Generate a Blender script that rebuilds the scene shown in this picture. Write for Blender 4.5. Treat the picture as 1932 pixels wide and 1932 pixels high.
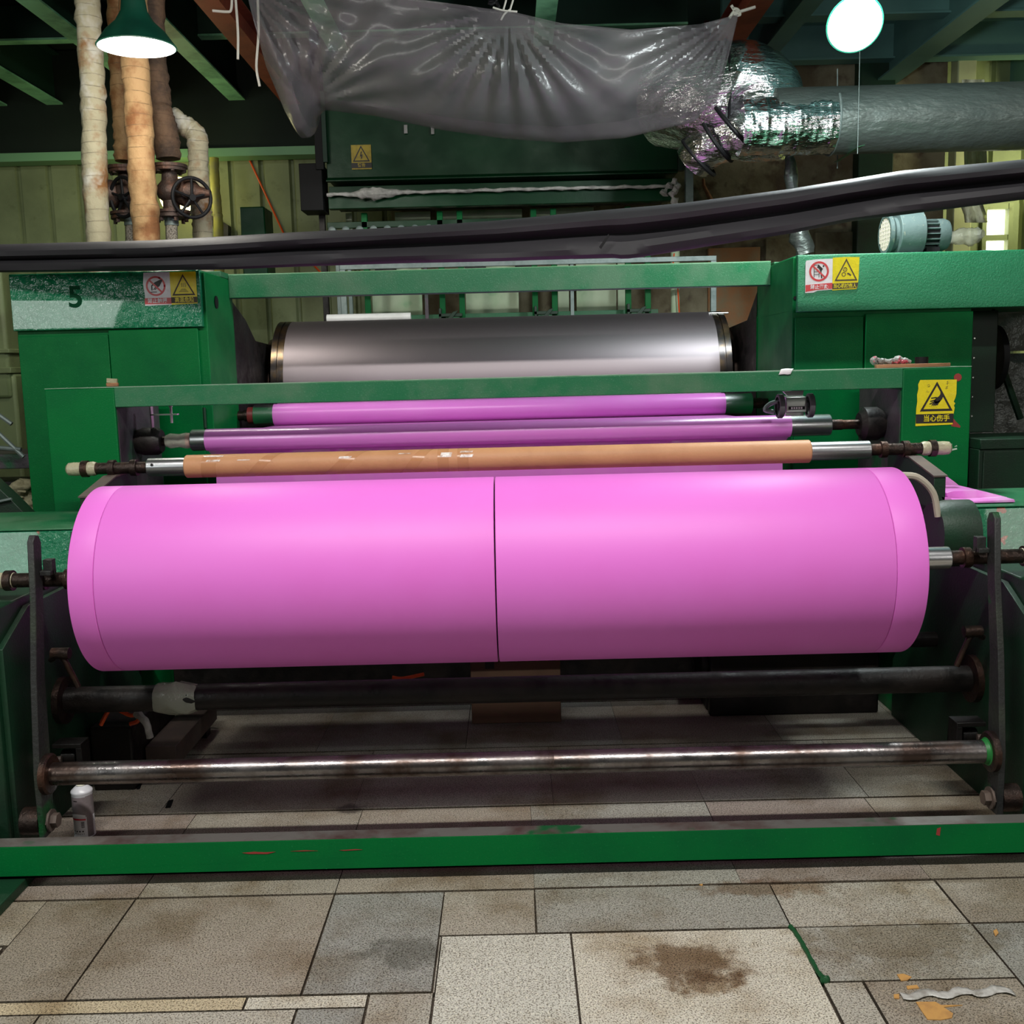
import bpy, bmesh, math, random
from mathutils import Vector, Matrix, noise
random.seed(7)
S = bpy.context.scene
COL = S.collection
for o in list(bpy.data.objects):
    bpy.data.objects.remove(o)
PI = math.pi

# ------------------------------------------------------------------ camera
EYE = Vector((0, 0, 1.55)); FPX = 1950.0
PITCH = math.radians(7.86); ROLL = math.radians(-1.4); YAW = math.radians(.07)
RM = Matrix.Rotation(YAW, 3, 'Z') @ Matrix.Rotation(PI / 2 - PITCH, 3, 'X') @ Matrix.Rotation(ROLL, 3, 'Z')
cam_d = bpy.data.cameras.new('camera')
cam = bpy.data.objects.new('camera', cam_d); COL.objects.link(cam)
cam_d.sensor_width = 36.0; cam_d.lens = 36.0 * FPX / 1932.0; cam_d.clip_start = .05
cam.matrix_world = Matrix.Translation(EYE) @ RM.to_4x4()
S.camera = cam

def at(x, y, Y):
    """world point seen at photograph pixel x, y at distance Y in front"""
    d = RM @ Vector(((x - 966) / FPX, -(y - 966) / FPX, -1.0))
    return EYE + d * (Y / d.y)
def atz(x, y, Z=0.0):
    d = RM @ Vector(((x - 966) / FPX, -(y - 966) / FPX, -1.0))
    return EYE + d * ((Z - EYE.z) / d.z)

# ------------------------------------------------------------------ world, lights, exposure
W = bpy.data.worlds.new('world'); S.world = W; W.use_nodes = True
W.node_tree.nodes['Background'].inputs[0].default_value = (.55, .62, .58, 1)
W.node_tree.nodes['Background'].inputs[1].default_value = .02
S.view_settings.view_transform = 'Standard'; S.view_settings.look = 'None'
S.view_settings.gamma = 1.0; S.view_settings.use_curve_mapping = False
S.view_settings.exposure = 0.0

def area(name, loc, target, size, power, color, shape='DISK', size_y=None, spread=None):
    l = bpy.data.lights.new(name, 'AREA'); l.shape = shape; l.size = size
    if size_y: l.size_y = size_y
    l.energy = power; l.color = color
    if spread: l.spread = spread
    o = bpy.data.objects.new(name, l); COL.objects.link(o); o.location = loc
    o.rotation_euler = (Vector(target) - Vector(loc)).to_track_quat('-Z', 'Y').to_euler()
    return o
def point(name, loc, power, color, r=.08):
    l = bpy.data.lights.new(name, 'POINT'); l.energy = power; l.color = color; l.shadow_soft_size = r
    o = bpy.data.objects.new(name, l); COL.objects.link(o); o.location = loc
    return o
# hall lamps hanging over the aisle where the photographer stands
area('aisle_tube_light', (-.1, 1.15, 4.2), (-.1, 2.5, 0), 4.4, 205, (1, .985, .93), 'RECTANGLE', .16)
# added lights behind the photographer, shaped for glare on the green paint
area('glare_light', (-4.9, -1.2, 2.95), (-1.9, 4.5, 1.5), 1.2, 62, (.93, 1, .96), 'RECTANGLE', 1.6)
area('glare_light', (4.7, -1.2, 2.6), (1.9, 4.0, 1.2), .9, 30, (1, .98, .92), 'RECTANGLE', 1.1)
# added fill lights that brighten the rear walls and hood
area('rear_fill_light', (-3.6, 8.2, 3.3), (-3.6, 9.5, 2.2), .5, 2.5, (.95, 1, .62))
area('rear_fill_light', (4.9, 8.6, 3.2), (4.6, 9.9, 2.6), .6, 26, (1, 1, .55))
area('rear_fill_light', (0.3, 8.75, 3.2), (.3, 9.2, 2.2), .5, 2, (1, 1, .75))

# ------------------------------------------------------------------ materials
def lin(r, g, b):
    f = lambda c: (c / 255 / 12.92) if c / 255 <= .04045 else ((c / 255 + .055) / 1.055) ** 2.4
    return (f(r), f(g), f(b), 1)
def mat(name, c, rough=.5, metal=0.0, c2=None, var=3.0, cut=(.45, .65), c3=None, var3=60., cut3=(.62, .7),
        bump=0.0, bands=0, bscale=40., rvar=0.0, spec=.5, alpha=1.0, coat=0.0, stretch=(1, 1, 1), bdist=.01, trans=0.0, emit=None, es=0, detail=6):
    m = bpy.data.materials.new(name); m.use_nodes = True
    nt = m.node_tree; N = nt.nodes; L = nt.links; p = N['Principled BSDF']
    c = tuple(c) if len(c) == 4 else tuple(c) + (1,)
    p.inputs['Base Color'].default_value = c; p.inputs['Roughness'].default_value = rough
    p.inputs['Metallic'].default_value = metal; p.inputs['Specular IOR Level'].default_value = spec
    p.inputs['Alpha'].default_value = alpha; p.inputs['Coat Weight'].default_value = coat
    p.inputs['Transmission Weight'].default_value = trans
    if emit:
        p.inputs['Emission Color'].default_value = emit; p.inputs['Emission Strength'].default_value = es
    tc = N.new('ShaderNodeTexCoord'); mp = N.new('ShaderNodeMapping'); mp.inputs['Scale'].default_value = stretch
    L.new(tc.outputs['Object'], mp.inputs['Vector'])
    def nz(scale, d=detail, r=.6):
        n = N.new('ShaderNodeTexNoise'); n.inputs['Scale'].default_value = scale; n.inputs['Detail'].default_value = d
        n.inputs['Roughness'].default_value = r; L.new(mp.outputs[0], n.inputs['Vector']); return n
    def rmp(src, a, b):
        r = N.new('ShaderNodeMapRange'); r.inputs['From Min'].default_value = a; r.inputs['From Max'].default_value = b
        L.new(src, r.inputs['Value']); return r.outputs[0]
    def mix(f, a, b):
        x = N.new('ShaderNodeMix'); x.data_type = 'RGBA'; L.new(f, x.inputs[0])
        for s, v in ((6, a), (7, b)):
            if isinstance(v, tuple): x.inputs[s].default_value = v if len(v) == 4 else v + (1,)
            else: L.new(v, x.inputs[s])
        return x.outputs[2]
    cur = c
    if c2 is not None:
        f = rmp(nz(var).outputs[0], *cut); cur = mix(f, cur, tuple(c2))
    if c3 is not None:
        f = rmp(nz(var3, 3).outputs[0], *cut3); cur = mix(f, cur, tuple(c3))
    if not isinstance(cur, tuple): L.new(cur, p.inputs['Base Color'])
    if bump:
        b = N.new('ShaderNodeBump'); b.inputs['Strength'].default_value = bump; b.inputs['Distance'].default_value = bdist
        L.new(nz(bscale, 4).outputs[0], b.inputs['Height']); L.new(b.outputs[0], p.inputs['Normal'])
    if bands:
        wv = N.new('ShaderNodeTexWave'); wv.wave_type = 'BANDS'; wv.bands_direction = 'Z'; wv.inputs['Scale'].default_value = bands
        wv.inputs['Distortion'].default_value = 2.2; wv.inputs['Detail'].default_value = 3; wv.inputs['Detail Scale'].default_value = .8
        wv.wave_profile = 'SAW'; L.new(mp.outputs[0], wv.inputs['Vector'])
        f = rmp(wv.outputs['Fac'], .90, 1.0); md = N.new('ShaderNodeMath'); md.operation = 'MULTIPLY'; L.new(f, md.inputs[0])
        L.new(rmp(nz(8).outputs[0], .42, .58), md.inputs[1])
        L.new(mix(md.outputs[0], cur, tuple(q * .3 for q in c[:3])), p.inputs['Base Color'])
        b2 = N.new('ShaderNodeBump'); b2.inputs['Strength'].default_value = .9; b2.inputs['Distance'].default_value = .012; L.new(wv.outputs['Fac'], b2.inputs['Height'])
        if bump: L.new(b.outputs[0], b2.inputs['Normal'])
        L.new(b2.outputs[0], p.inputs['Normal'])
    if rvar:
        r = N.new('ShaderNodeMapRange'); r.inputs['From Min'].default_value = .3; r.inputs['From Max'].default_value = .7
        r.inputs['To Min'].default_value = max(.03, rough - rvar); r.inputs['To Max'].default_value = min(1, rough + rvar)
        L.new(nz(var * 2).outputs[0], r.inputs['Value']); L.new(r.outputs[0], p.inputs['Roughness'])
    return m
G = dict(
 green=mat('green_paint', (.0005, .145, .032), .42, c2=(.001, .11, .03), var=2.2, c3=(.02, .24, .08), var3=130, cut3=(.62, .85), bump=.12, bscale=180, rvar=.08, spec=.14),
 green_worn=mat('green_paint_dusty', (.01, .15, .055), .45, c2=(.06, .17, .085), var=3, c3=(.1, .27, .15), var3=150, cut3=(.58, .8), bump=.15, bscale=150, rvar=.12),
 green_dust=mat('green_paint_linty', (.012, .17, .07), .45, c2=(.02, .20, .09), var=3, c3=(.08, .30, .16), var3=150, cut3=(.6, .75), bump=.3, bscale=120),
 green_gloss=mat('green_gloss_paint', (.006, .15, .06), .17, c2=(.01, .19, .085), var=3, bump=.85, bscale=20, bdist=.014, rvar=.08, coat=.5),
 green_peel=mat('green_peeling_paint', (.01, .17, .075), .16, c2=(.02, .22, .11), var=6, c3=(.30, .09, .05), var3=9, cut3=(.62, .64), bump=.9, bscale=38, bdist=.012, rvar=.08, coat=.4),
 green_dark=mat('dark_green_paint', (.002, .032, .012), .5, c2=(.006, .018, .009), var=3, c3=(.008, .05, .02), var3=90, cut3=(.6, .8), bump=.15, bscale=120),  # darker copy of the green; shade on the low frame is put in
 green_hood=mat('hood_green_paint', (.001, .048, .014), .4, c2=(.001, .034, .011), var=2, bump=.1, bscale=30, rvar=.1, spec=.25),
 top_wear=mat('worn_steel_edge', (.28, .27, .25), .35, .6, c2=(.16, .1, .09), var=6, c3=(.03, .2, .07), var3=5, cut3=(.62, .68), bump=.1),
 blackmetal=mat('oily_black_steel', (.007, .006, .006), .5, .2, c2=(.018, .013, .011), var=8, bump=.2, bscale=60, rvar=.15),
 darkmetal=mat('dark_rusty_steel', (.05, .035, .03), .4, .8, c2=(.09, .045, .03), var=10, bump=.3, bscale=70, rvar=.15),
 armsteel=mat('arm_dark_steel', (.035, .036, .036), .5, .4, c2=(.05, .06, .045), var=5, c3=(.012, .11, .03), var3=6, cut3=(.6, .68), bump=.3, bscale=90),
 plategrey=mat('worn_grey_plate', (.09, .075, .09), .45, .4, c2=(.04, .04, .045), var=4, c3=(.02, .10, .045), var3=5, cut3=(.55, .66), bump=.15, bscale=60),
 chrome=mat('polished_steel', (.85, .85, .88), .27, 1.0),
 rodmetal=mat('worn_bright_rod', (.30, .28, .28), .3, .95, c2=(.10, .07, .06), var=5, cut=(.42, .6), bump=.1, bscale=60, rvar=.12),
 drum=mat('matte_steel_drum', (.27, .235, .25), .5, 1.0),
 drumend=mat('drum_end_steel', (.05, .045, .045), .3, .9, c2=(.12, .08, .04), var=12),
 film=mat('pink_film', (.745, .165, .65), .5, c2=(.73, .15, .61), var=1.2, spec=.5),
 filmside=mat('pink_film_edge', (.62, .25, .5), .6, c2=(.7, .45, .6), var=60, bump=.3, bscale=120),
 film_slack=mat('pink_film_slack', (.80, .24, .72), .35, c2=(.85, .45, .8), var=5, bump=.3, bscale=12),
 card=mat('brown_paper_core', (.56, .28, .13), .55, c2=(.50, .24, .11), var=6, bump=.12, bscale=90),
 cardband=mat('brown_tape', (.50, .245, .115), .25, c2=(.53, .26, .12), var=20),
 tape_glint=mat('clear_tape_highlight', (.85, .80, .76), .1, c2=(.5, .3, .2), var=25, bump=.8, bscale=40),
 taped=mat('tape_wrapped_end', (.45, .42, .28), .3, c2=(.30, .26, .2), var=14, c3=(.6, .55, .45), var3=30, bump=.6, bscale=50, bdist=.006),
 black=mat('black_rubber', (.006, .006, .007), .6, bump=.1, spec=.25),
 blackfilm=mat('black_film_web', (.026, .025, .029), .6, c2=(.033, .031, .036), var=3, bump=.12, bscale=9, spec=.35, stretch=(.5, 1, 2)),
 granite=None,
 wrap=mat('bandage_pipe_wrap', (.42, .38, .26), .8, c2=(.26, .12, .04), var=5, cut=(.5, .66), c3=(.55, .53, .46), var3=7, cut3=(.52, .66), bump=.5, bscale=26, bdist=.012, bands=5),
 wrap_brown=mat('brown_pipe_wrap', (.36, .22, .10), .8, c2=(.20, .08, .025), var=6, cut=(.45, .62), bump=.5, bscale=28, bdist=.012, bands=5),
 wrap_dark=mat('sooty_pipe_wrap', (.14, .08, .045), .85, c2=(.05, .03, .02), var=6, cut=(.42, .62), bump=.6, bscale=30, bdist=.015, bands=5),
 valve=mat('rusty_cast_iron', (.06, .04, .033), .55, .5, c2=(.11, .05, .03), var=14, bump=.5, bscale=60),
 braid=mat('braided_steel', (.55, .5, .42), .35, .9, c2=(.12, .10, .08), var=120, bump=.8, bscale=200),
 yellowpipe=mat('yellow_pipe', (.45, .42, .08), .6, c2=(.35, .32, .12), var=8),
 foil=mat('crinkled_foil', (.82, .82, .84), .17, 1.0, c2=(.7, .7, .72), var=4, bump=.7, bscale=9, bdist=.03, rvar=.06, detail=3, stretch=(.5, 1, 2.2)),
 foil_dull=mat('dusty_foil_duct', (.17, .20, .185), .45, .7, c2=(.12, .15, .14), var=2, bump=.6, bscale=5, bdist=.03, rvar=.1, stretch=(1, 1, 2.5), detail=5),
 galv=mat('galvanised_steel', (.22, .27, .26), .5, .4, c2=(.15, .2, .19), var=12, bump=.1),
 plastic=mat('dusty_plastic_sheet', (.22, .20, .21), .3, c2=(.16, .145, .16), var=3, alpha=.32, bump=.35, bscale=14, bdist=.012, spec=.8),
 rag=mat('white_plastic_rag', (.55, .53, .5), .5, c2=(.3, .29, .27), var=12, bump=.6, bscale=40),
 string=mat('white_string', (.6, .58, .52), .8),
 red=mat('red_primer_steel', (.34, .075, .04), .6, c2=(.22, .05, .03), var=4, bump=.2),
 white=mat('white_enamel', (.75, .75, .74), .3, c2=(.65, .65, .63), var=8),
 shade=mat('green_enamel_shade', (.004, .06, .035), .4, c2=(.003, .04, .025), var=5),
 wallgreen=mat('wall_corrugated_panel', (.25, .29, .15), .6, c2=(.17, .20, .10), var=1.2, c3=(.15, .17, .08), var3=9, cut3=(.6, .75), bump=.1),
 plaster=mat('dirty_plaster', (.27, .24, .16), .85, c2=(.12, .09, .05), var=2.2, cut=(.4, .62), c3=(.09, .06, .04), var3=6, cut3=(.55, .7), bump=.4, bscale=12, bdist=.02),
 plaster_orange=mat('rust_stained_board', (.36, .16, .07), .8, c2=(.25, .2, .12), var=4, bump=.2),
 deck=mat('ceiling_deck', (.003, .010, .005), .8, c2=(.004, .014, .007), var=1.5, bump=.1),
 beam=mat('beam_paint_lit', (.32, .74, .43), .55, c2=(.09, .28, .15), var=2, bump=.1),  # flange paint made paler to hold the lamp light on it
 web=mat('beam_paint_shaded', (.004, .035, .018), .6, c2=(.003, .025, .012), var=2),  # same beams, shade on the webs put into a darker paint
 teal=mat('teal_paint_with_haze', (.10, .22, .20), .6, c2=(.08, .18, .165), var=1.5),  # blue-green paint, lightened to hold the haze around the lamp
 glasspale=mat('pale_painted_board', (.50, .60, .42), .6, c2=(.35, .5, .3), var=3, c3=(.05, .3, .12), var3=3, cut3=(.6, .75)),
 blower=mat('grey_blue_casting', (.10, .145, .14), .6, .1, c2=(.075, .11, .105), var=6, c3=(.2, .22, .18), var3=40, bump=.2),
 grille=mat('dusty_grille', (.45, .40, .32), .7),
 wood=mat('weathered_board', (.38, .17, .08), .7, c2=(.24, .10, .05), var=8, bump=.4, stretch=(.3, 3, 3)),
 brown=mat('brown_steel_bar', (.10, .075, .065), .55, .2, c2=(.14, .10, .08), var=8),
 paper=mat('white_paper', (.8, .8, .78), .6, bump=.3, bscale=20),
 orange=mat('orange_hose', (.75, .09, .015), .4),
 carton=mat('brown_carton', (.17, .10, .06), .8, c2=(.14, .08, .05), var=5),
 ink=mat('black_ink', (.018, .014, .012), .5), ink_brown=mat('faded_brown_ink', (.07, .05, .03), .6),
 yellow=mat('yellow_vinyl', (.80, .66, .008), .4, c2=(.72, .60, .01), var=30, bump=.2, bscale=30),
 yellow_dull=mat('dirty_yellow_vinyl', (.45, .33, .02), .5, c2=(.32, .22, .02), var=30),
 signwhite=mat('white_vinyl', (.80, .78, .79), .4, c2=(.70, .67, .68), var=25),
 signred=mat('red_vinyl', (.62, .05, .06), .4, c2=(.55, .08, .07), var=25),
 canwhite=mat('can_lacquer_white', (.66, .66, .70), .28), cangrey=mat('can_lacquer_grey', (.22, .18, .19), .3, c2=(.16, .14, .14), var=20),
 canred=mat('can_red_stripe', (.6, .03, .05), .3), cangreytext=mat('can_small_print', (.2, .2, .24), .4),
 cream=mat('cream_plastic', (.70, .68, .52), .4),
 silver=mat('brushed_aluminium', (.6, .62, .58), .3, .9), tread=mat('grey_rubber_tread', (.06, .06, .065), .6),
 glassleaf=mat('clear_bag_plastic', (.6, .62, .5), .2, alpha=.5, bump=.8, bscale=30),
 redpaint=mat('red_paint_patch', (.30, .035, .03), .5), scuff=mat('pale_scuff', (.5, .6, .5), .6),
 darkgreenline=mat('green_caulk', (.006, .07, .02), .5, bump=.4), ribbon=mat('torn_white_ribbon', (.5, .49, .46), .3, c2=(.3, .28, .25), var=30, bump=.5),
 flake=mat('tan_card_flake', (.52, .28, .08), .8, c2=(.42, .22, .07), var=30), grout=mat('floor_joint', (.035, .03, .024), .9),
 gutter=mat('bright_trim_paint', (.2, .42, .22), .5), sack=mat('beige_sack', (.35, .32, .20), .8, c2=(.2, .18, .1), var=20, bump=.7, bscale=40),
 olive=mat('olive_machine_paint', (.13, .17, .07), .6, c2=(.10, .12, .05), var=3, bump=.1), foilgrey=mat('grey_foil_wrap', (.17, .18, .17), .4, .4, bump=1, bscale=9, bdist=.03),
)

# ------------------------------------------------------------------ mesh builder
ORG = {}
class MB:
    def __init__(s): s.v = []; s.f = []; s.sm = []; s.mi = []; s.cur = 0
    def add(s, vs, fs, smooth=False):
        b = len(s.v); s.v += [Vector(p) for p in vs]
        for f in fs: s.f.append([b + i for i in f]); s.sm.append(smooth); s.mi.append(s.cur)
        return s
    def box(s, x0, x1, y0, y1, z0, z1):
        return s.add([(x, y, z) for z in (z0, z1) for y in (y0, y1) for x in (x0, x1)],
                     [(0, 2, 3, 1), (4, 5, 7, 6), (0, 1, 5, 4), (2, 6, 7, 3), (0, 4, 6, 2), (1, 3, 7, 5)])
    def obox(s, c, size, rot=(0, 0, 0)):
        from mathutils import Euler
        R = Euler(rot).to_matrix(); h = Vector(size) / 2; c = Vector(c)
        return s.add([c + R @ Vector((x * h.x, y * h.y, z * h.z)) for z in (-1, 1) for y in (-1, 1) for x in (-1, 1)],
                     [(0, 2, 3, 1), (4, 5, 7, 6), (0, 1, 5, 4), (2, 6, 7, 3), (0, 4, 6, 2), (1, 3, 7, 5)])
    def prism(s, prof, axis, a, b, smooth=False):
        def P(u, w, t): return {'x': (t, u, w), 'y': (u, t, w), 'z': (u, w, t)}[axis]
        n = len(prof); vs = [P(u, w, a) for u, w in prof] + [P(u, w, b) for u, w in prof]
        s.add(vs, [tuple(range(n - 1, -1, -1)), tuple(range(n, 2 * n))])
        s.add(vs, [(i, (i + 1) % n, n + (i + 1) % n, n + i) for i in range(n)], smooth)
        return s
    def lathe(s, o, d, prof, n=32, caps=True):
        o = Vector(o); d = Vector(d).normalized(); q = d.to_track_quat('Z', 'Y').to_matrix()
        rings = [[o + d * t + q @ Vector((r * math.cos(2 * PI * k / n), r * math.sin(2 * PI * k / n), 0)) for k in range(n)] for t, r in prof]
        for a, b in zip(rings[:-1], rings[1:]):
            s.add(a + b, [(k, (k + 1) % n, n + (k + 1) % n, n + k) for k in range(n)], True)
        if caps:
            if prof[0][1] > 1e-5: s.add(rings[0], [tuple(range(n - 1, -1, -1))])
            if prof[-1][1] > 1e-5: s.add(rings[-1], [tuple(range(n))])
        return s
    def tube(s, pts, r, n=14, caps=True, wob=0, seed=0):
        pts = [Vector(p) for p in pts]; m = len(pts); rs = r if isinstance(r, (list, tuple)) else [r] * m
        up = Vector((0, 0, 1)); T = [(pts[min(i + 1, m - 1)] - pts[max(i - 1, 0)]).normalized() for i in range(m)]
        if abs(T[0].dot(up)) > .9: up = Vector((0, 1, 0))
        N = (up - T[0] * up.dot(T[0])).normalized(); vs = []
        for i in range(m):
            N = (N - T[i] * N.dot(T[i])).normalized(); B = T[i].cross(N)
            for k in range(n):
                a = 2 * PI * k / n; rr = rs[i]
                if wob: rr *= 1 + wob * noise.noise(Vector((i * .9 + seed, math.cos(a) * 1.5, math.sin(a) * 1.5)))
                vs.append(pts[i] + (N * math.cos(a) + B * math.sin(a)) * rr)
        s.add(vs, [(i * n + k, i * n + (k + 1) % n, (i + 1) * n + (k + 1) % n, (i + 1) * n + k) for i in range(m - 1) for k in range(n)], True)
        if caps: s.add(vs[:n], [tuple(range(n - 1, -1, -1))]); s.add(vs[-n:], [tuple(range(n))])
        return s
    def grid(s, rows, smooth=True):
        n = len(rows[0]); vs = [p for r in rows for p in r]
        return s.add(vs, [(i * n + k, i * n + k + 1, (i + 1) * n + k + 1, (i + 1) * n + k) for i in range(len(rows) - 1) for k in range(n - 1)], smooth)
    def build(s, name, mats, parent=None, bevel=0, label=None, solid=0, sub=0, origin=None):
        me = bpy.data.meshes.new(name)
        if parent is not None: o0 = ORG[parent.name]
        elif origin is not None: o0 = Vector(origin)
        else:
            xs = [v.x for v in s.v]; ys = [v.y for v in s.v]; zs = [v.z for v in s.v]
            o0 = Vector(((min(xs) + max(xs)) / 2, (min(ys) + max(ys)) / 2, min(zs)))
        me.from_pydata([v - o0 for v in s.v], [], s.f)
        for ms in (mats if isinstance(mats, (list, tuple)) else [mats]): me.materials.append(ms)
        me.polygons.foreach_set('use_smooth', s.sm); me.polygons.foreach_set('material_index', s.mi)
        bm = bmesh.new(); bm.from_mesh(me); bmesh.ops.remove_doubles(bm, verts=bm.verts, dist=1e-5)
        bmesh.ops.recalc_face_normals(bm, faces=bm.faces); bm.to_mesh(me); bm.free()
        me.set_sharp_from_angle(angle=math.radians(38)); me.update()
        o = bpy.data.objects.new(name, me); COL.objects.link(o)
        if parent is not None:
            o.parent = parent; o.location = (0, 0, 0)
        else: o.location = o0
        ORG[o.name] = o0
        if bevel:
            b = o.modifiers.new('edge', 'BEVEL'); b.width = bevel; b.segments = 2; b.limit_method = 'ANGLE'; b.angle_limit = math.radians(50)
        if solid:
            m = o.modifiers.new('thick', 'SOLIDIFY'); m.thickness = solid; m.offset = 0
        if sub:
            m = o.modifiers.new('smooth', 'SUBSURF'); m.levels = sub; m.render_levels = sub
        if label: o['label'] = label
        return o
def tag(o, label, cat, group=None, kind=None):
    o['label'] = label; o['category'] = cat
    if group: o['group'] = group
    if kind: o['kind'] = kind
    return o
def thing(name, loc, label, cat, group=None):
    o = bpy.data.objects.new(name, None); COL.objects.link(o); o.location = loc; o.empty_display_size = .1
    ORG[o.name] = Vector(loc); return tag(o, label, cat, group)
def struct(name, mb, m, **k):
    o = mb.build(name, m, **k); o['kind'] = 'structure'; return o
def B(x0, x1, y0, y1, z0, z1): return MB().box(x0, x1, y0, y1, z0, z1)
def copy_tree(o, loc, parent=None):
    c = o.copy(); COL.objects.link(c)
    if parent: c.parent = parent
    if loc is not None: c.location = loc
    for ch in list(o.children):
        copy_tree(ch, None, c)
    return c
def interp(tab, t):
    for (a, *va), (b, *vb) in zip(tab[:-1], tab[1:]):
        if t <= b:
            k = 0 if b == a else max(0, (t - a) / (b - a)); return [p + (q - p) * k for p, q in zip(va, vb)]
    return list(tab[-1][1:])
def spl(pts, n=8):
    """Catmull-Rom through points"""
    P = [Vector(p) for p in pts]; P = [P[0] * 2 - P[1]] + P + [P[-1] * 2 - P[-2]]; out = []
    for i in range(1, len(P) - 2):
        for k in range(n):
            t = k / n; a, b, c, d = P[i - 1:i + 3]
            out.append(.5 * (2 * b + (c - a) * t + (2 * a - 5 * b + 4 * c - d) * t * t + (3 * b - a - 3 * c + d) * t ** 3))
    out.append(P[-2]); return out

# ================================================================== SETTING
# granite floor: slabs with their own stone tone, one structure object
def granite():
    m = bpy.data.materials.new('granite_slabs'); m.use_nodes = True; nt = m.node_tree; N = nt.nodes; L = nt.links; p = N['Principled BSDF']
    at_ = N.new('ShaderNodeAttribute'); at_.attribute_name = 'tone'; tc = N.new('ShaderNodeTexCoord')
    def nz(sc, d, r=.6):
        n = N.new('ShaderNodeTexNoise'); n.inputs['Scale'].default_value = sc; n.inputs['Detail'].default_value = d; n.inputs['Roughness'].default_value = r
        L.new(tc.outputs['Object'], n.inputs['Vector']); return n.outputs[0]
    def rm(s, a, b, c=0, d=1):
        r = N.new('ShaderNodeMapRange'); r.inputs[1].default_value = a; r.inputs[2].default_value = b; r.inputs[3].default_value = c; r.inputs[4].default_value = d
        L.new(s, r.inputs[0]); return r.outputs[0]
    def mul(f, a, b, typ='MULTIPLY'):
        x = N.new('ShaderNodeMix'); x.data_type = 'RGBA'; x.blend_type = typ
        if isinstance(f, float): x.inputs[0].default_value = f
        else: L.new(f, x.inputs[0])
        for s, v in ((6, a), (7, b)):
            if isinstance(v, tuple): x.inputs[s].default_value = v
            else: L.new(v, x.inputs[s])
        return x.outputs[2]
    c = at_.outputs['Color']
    c = mul(rm(nz(230, 2, .5), .5, .62), c, (.30, .28, .25, 1))
    c = mul(rm(nz(160, 2, .5), .56, .66), c, (.75, .72, .66, 1), 'SCREEN') if False else mul(rm(nz(150, 2, .5), .55, .68), c, (1.35, 1.32, 1.25, 1))
    c = mul(rm(nz(2.2, 5, .65), .48, .66), c, (.62, .54, .44, 1))
    c = mul(rm(nz(.9, 4, .6), .5, .7), c, (.7, .66, .6, 1))
    # oil stains: blotches at their own places on the slabs
    for cx, cy, rx, ry, col in ((.43, 2.515, .17, .12, (.30, .20, .11, 1)), (.46, 2.43, .10, .06, (.45, .34, .22, 1)), (-.33, 2.60, .12, .09, (.45, .45, .42, 1)),
                                (.75, 2.9, .25, .06, (.5, .36, .26, 1)), (-.61, 3.53, .055, .05, (.22, .2, .2, 1)), (1.0, 2.6, .35, .12, (.62, .55, .45, 1))):
        mp = N.new('ShaderNodeMapping'); mp.inputs['Location'].default_value = (-cx / rx, -cy / ry, 0); mp.inputs['Scale'].default_value = (1 / rx, 1 / ry, 0)
        ge = N.new('ShaderNodeNewGeometry'); L.new(ge.outputs['Position'], mp.inputs['Vector'])
        ln = N.new('ShaderNodeVectorMath'); ln.operation = 'LENGTH'; L.new(mp.outputs[0], ln.inputs[0])
        ad = N.new('ShaderNodeMath'); ad.operation = 'ADD'; L.new(ln.outputs['Value'], ad.inputs[0]); L.new(rm(nz(14, 5), .3, .7, -.45, .45), ad.inputs[1])
        c = mul(rm(ad.outputs[0], 1.0, .55, 0, .8), c, col)
    L.new(c, p.inputs['Base Color']); p.inputs['Roughness'].default_value = .5
    L.new(rm(nz(6, 4), .3, .7, .33, .6), p.inputs['Roughness'])
    b = N.new('ShaderNodeBump'); b.inputs['Strength'].default_value = .25; b.inputs['Distance'].default_value = .002; L.new(nz(220, 3), b.inputs['Height']); L.new(b.outputs[0], p.inputs['Normal'])
    return m
T = {'a': (0.378, 0.348, 0.287), 'b': (0.329, 0.293, 0.238), 'c': (0.537, 0.525, 0.458), 'd': (0.354, 0.348, 0.305), 'e': (0.598, 0.567, 0.476), 'y': (0.488, 0.415, 0.281), 'g': (0.317, 0.317, 0.287), 'h': (0.427, 0.403, 0.342), 'k': (0.336, 0.287, 0.250)}
slabs = []   # x0 y0 x1 y1 tone
def row(y0, y1, xs, tones):
    for (a, b), t in zip(zip(xs[:-1], xs[1:]), tones): slabs.append((a, y0, b, y1, t))
row(2.93, 3.52, [-4, -3, -2.1, -1.16, -.565, .036, .66, 1.23, 1.9, 2.6, 3.4, 4.2], 'abkabdkbabda')
row(3.53, 4.1, [-4, -2.7, -2.0, -1.3, -.60, .12, .66, 1.25, 1.9, 2.6, 3.4, 4.2], 'bahahahaabd')
y = 4.11
while y < 10.5:
    xs = [-7 + k * .62 + random.uniform(-.05, .05) for k in range(23)]; row(y, y + .56, xs, [random.choice('abhkd') for _ in xs]); y += .57
row(2.68, 2.92, [-4, -3, -2.0, -1.43], 'aba'); row(2.42, 2.67, [-4, -3, -2.0], 'ba')
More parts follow.
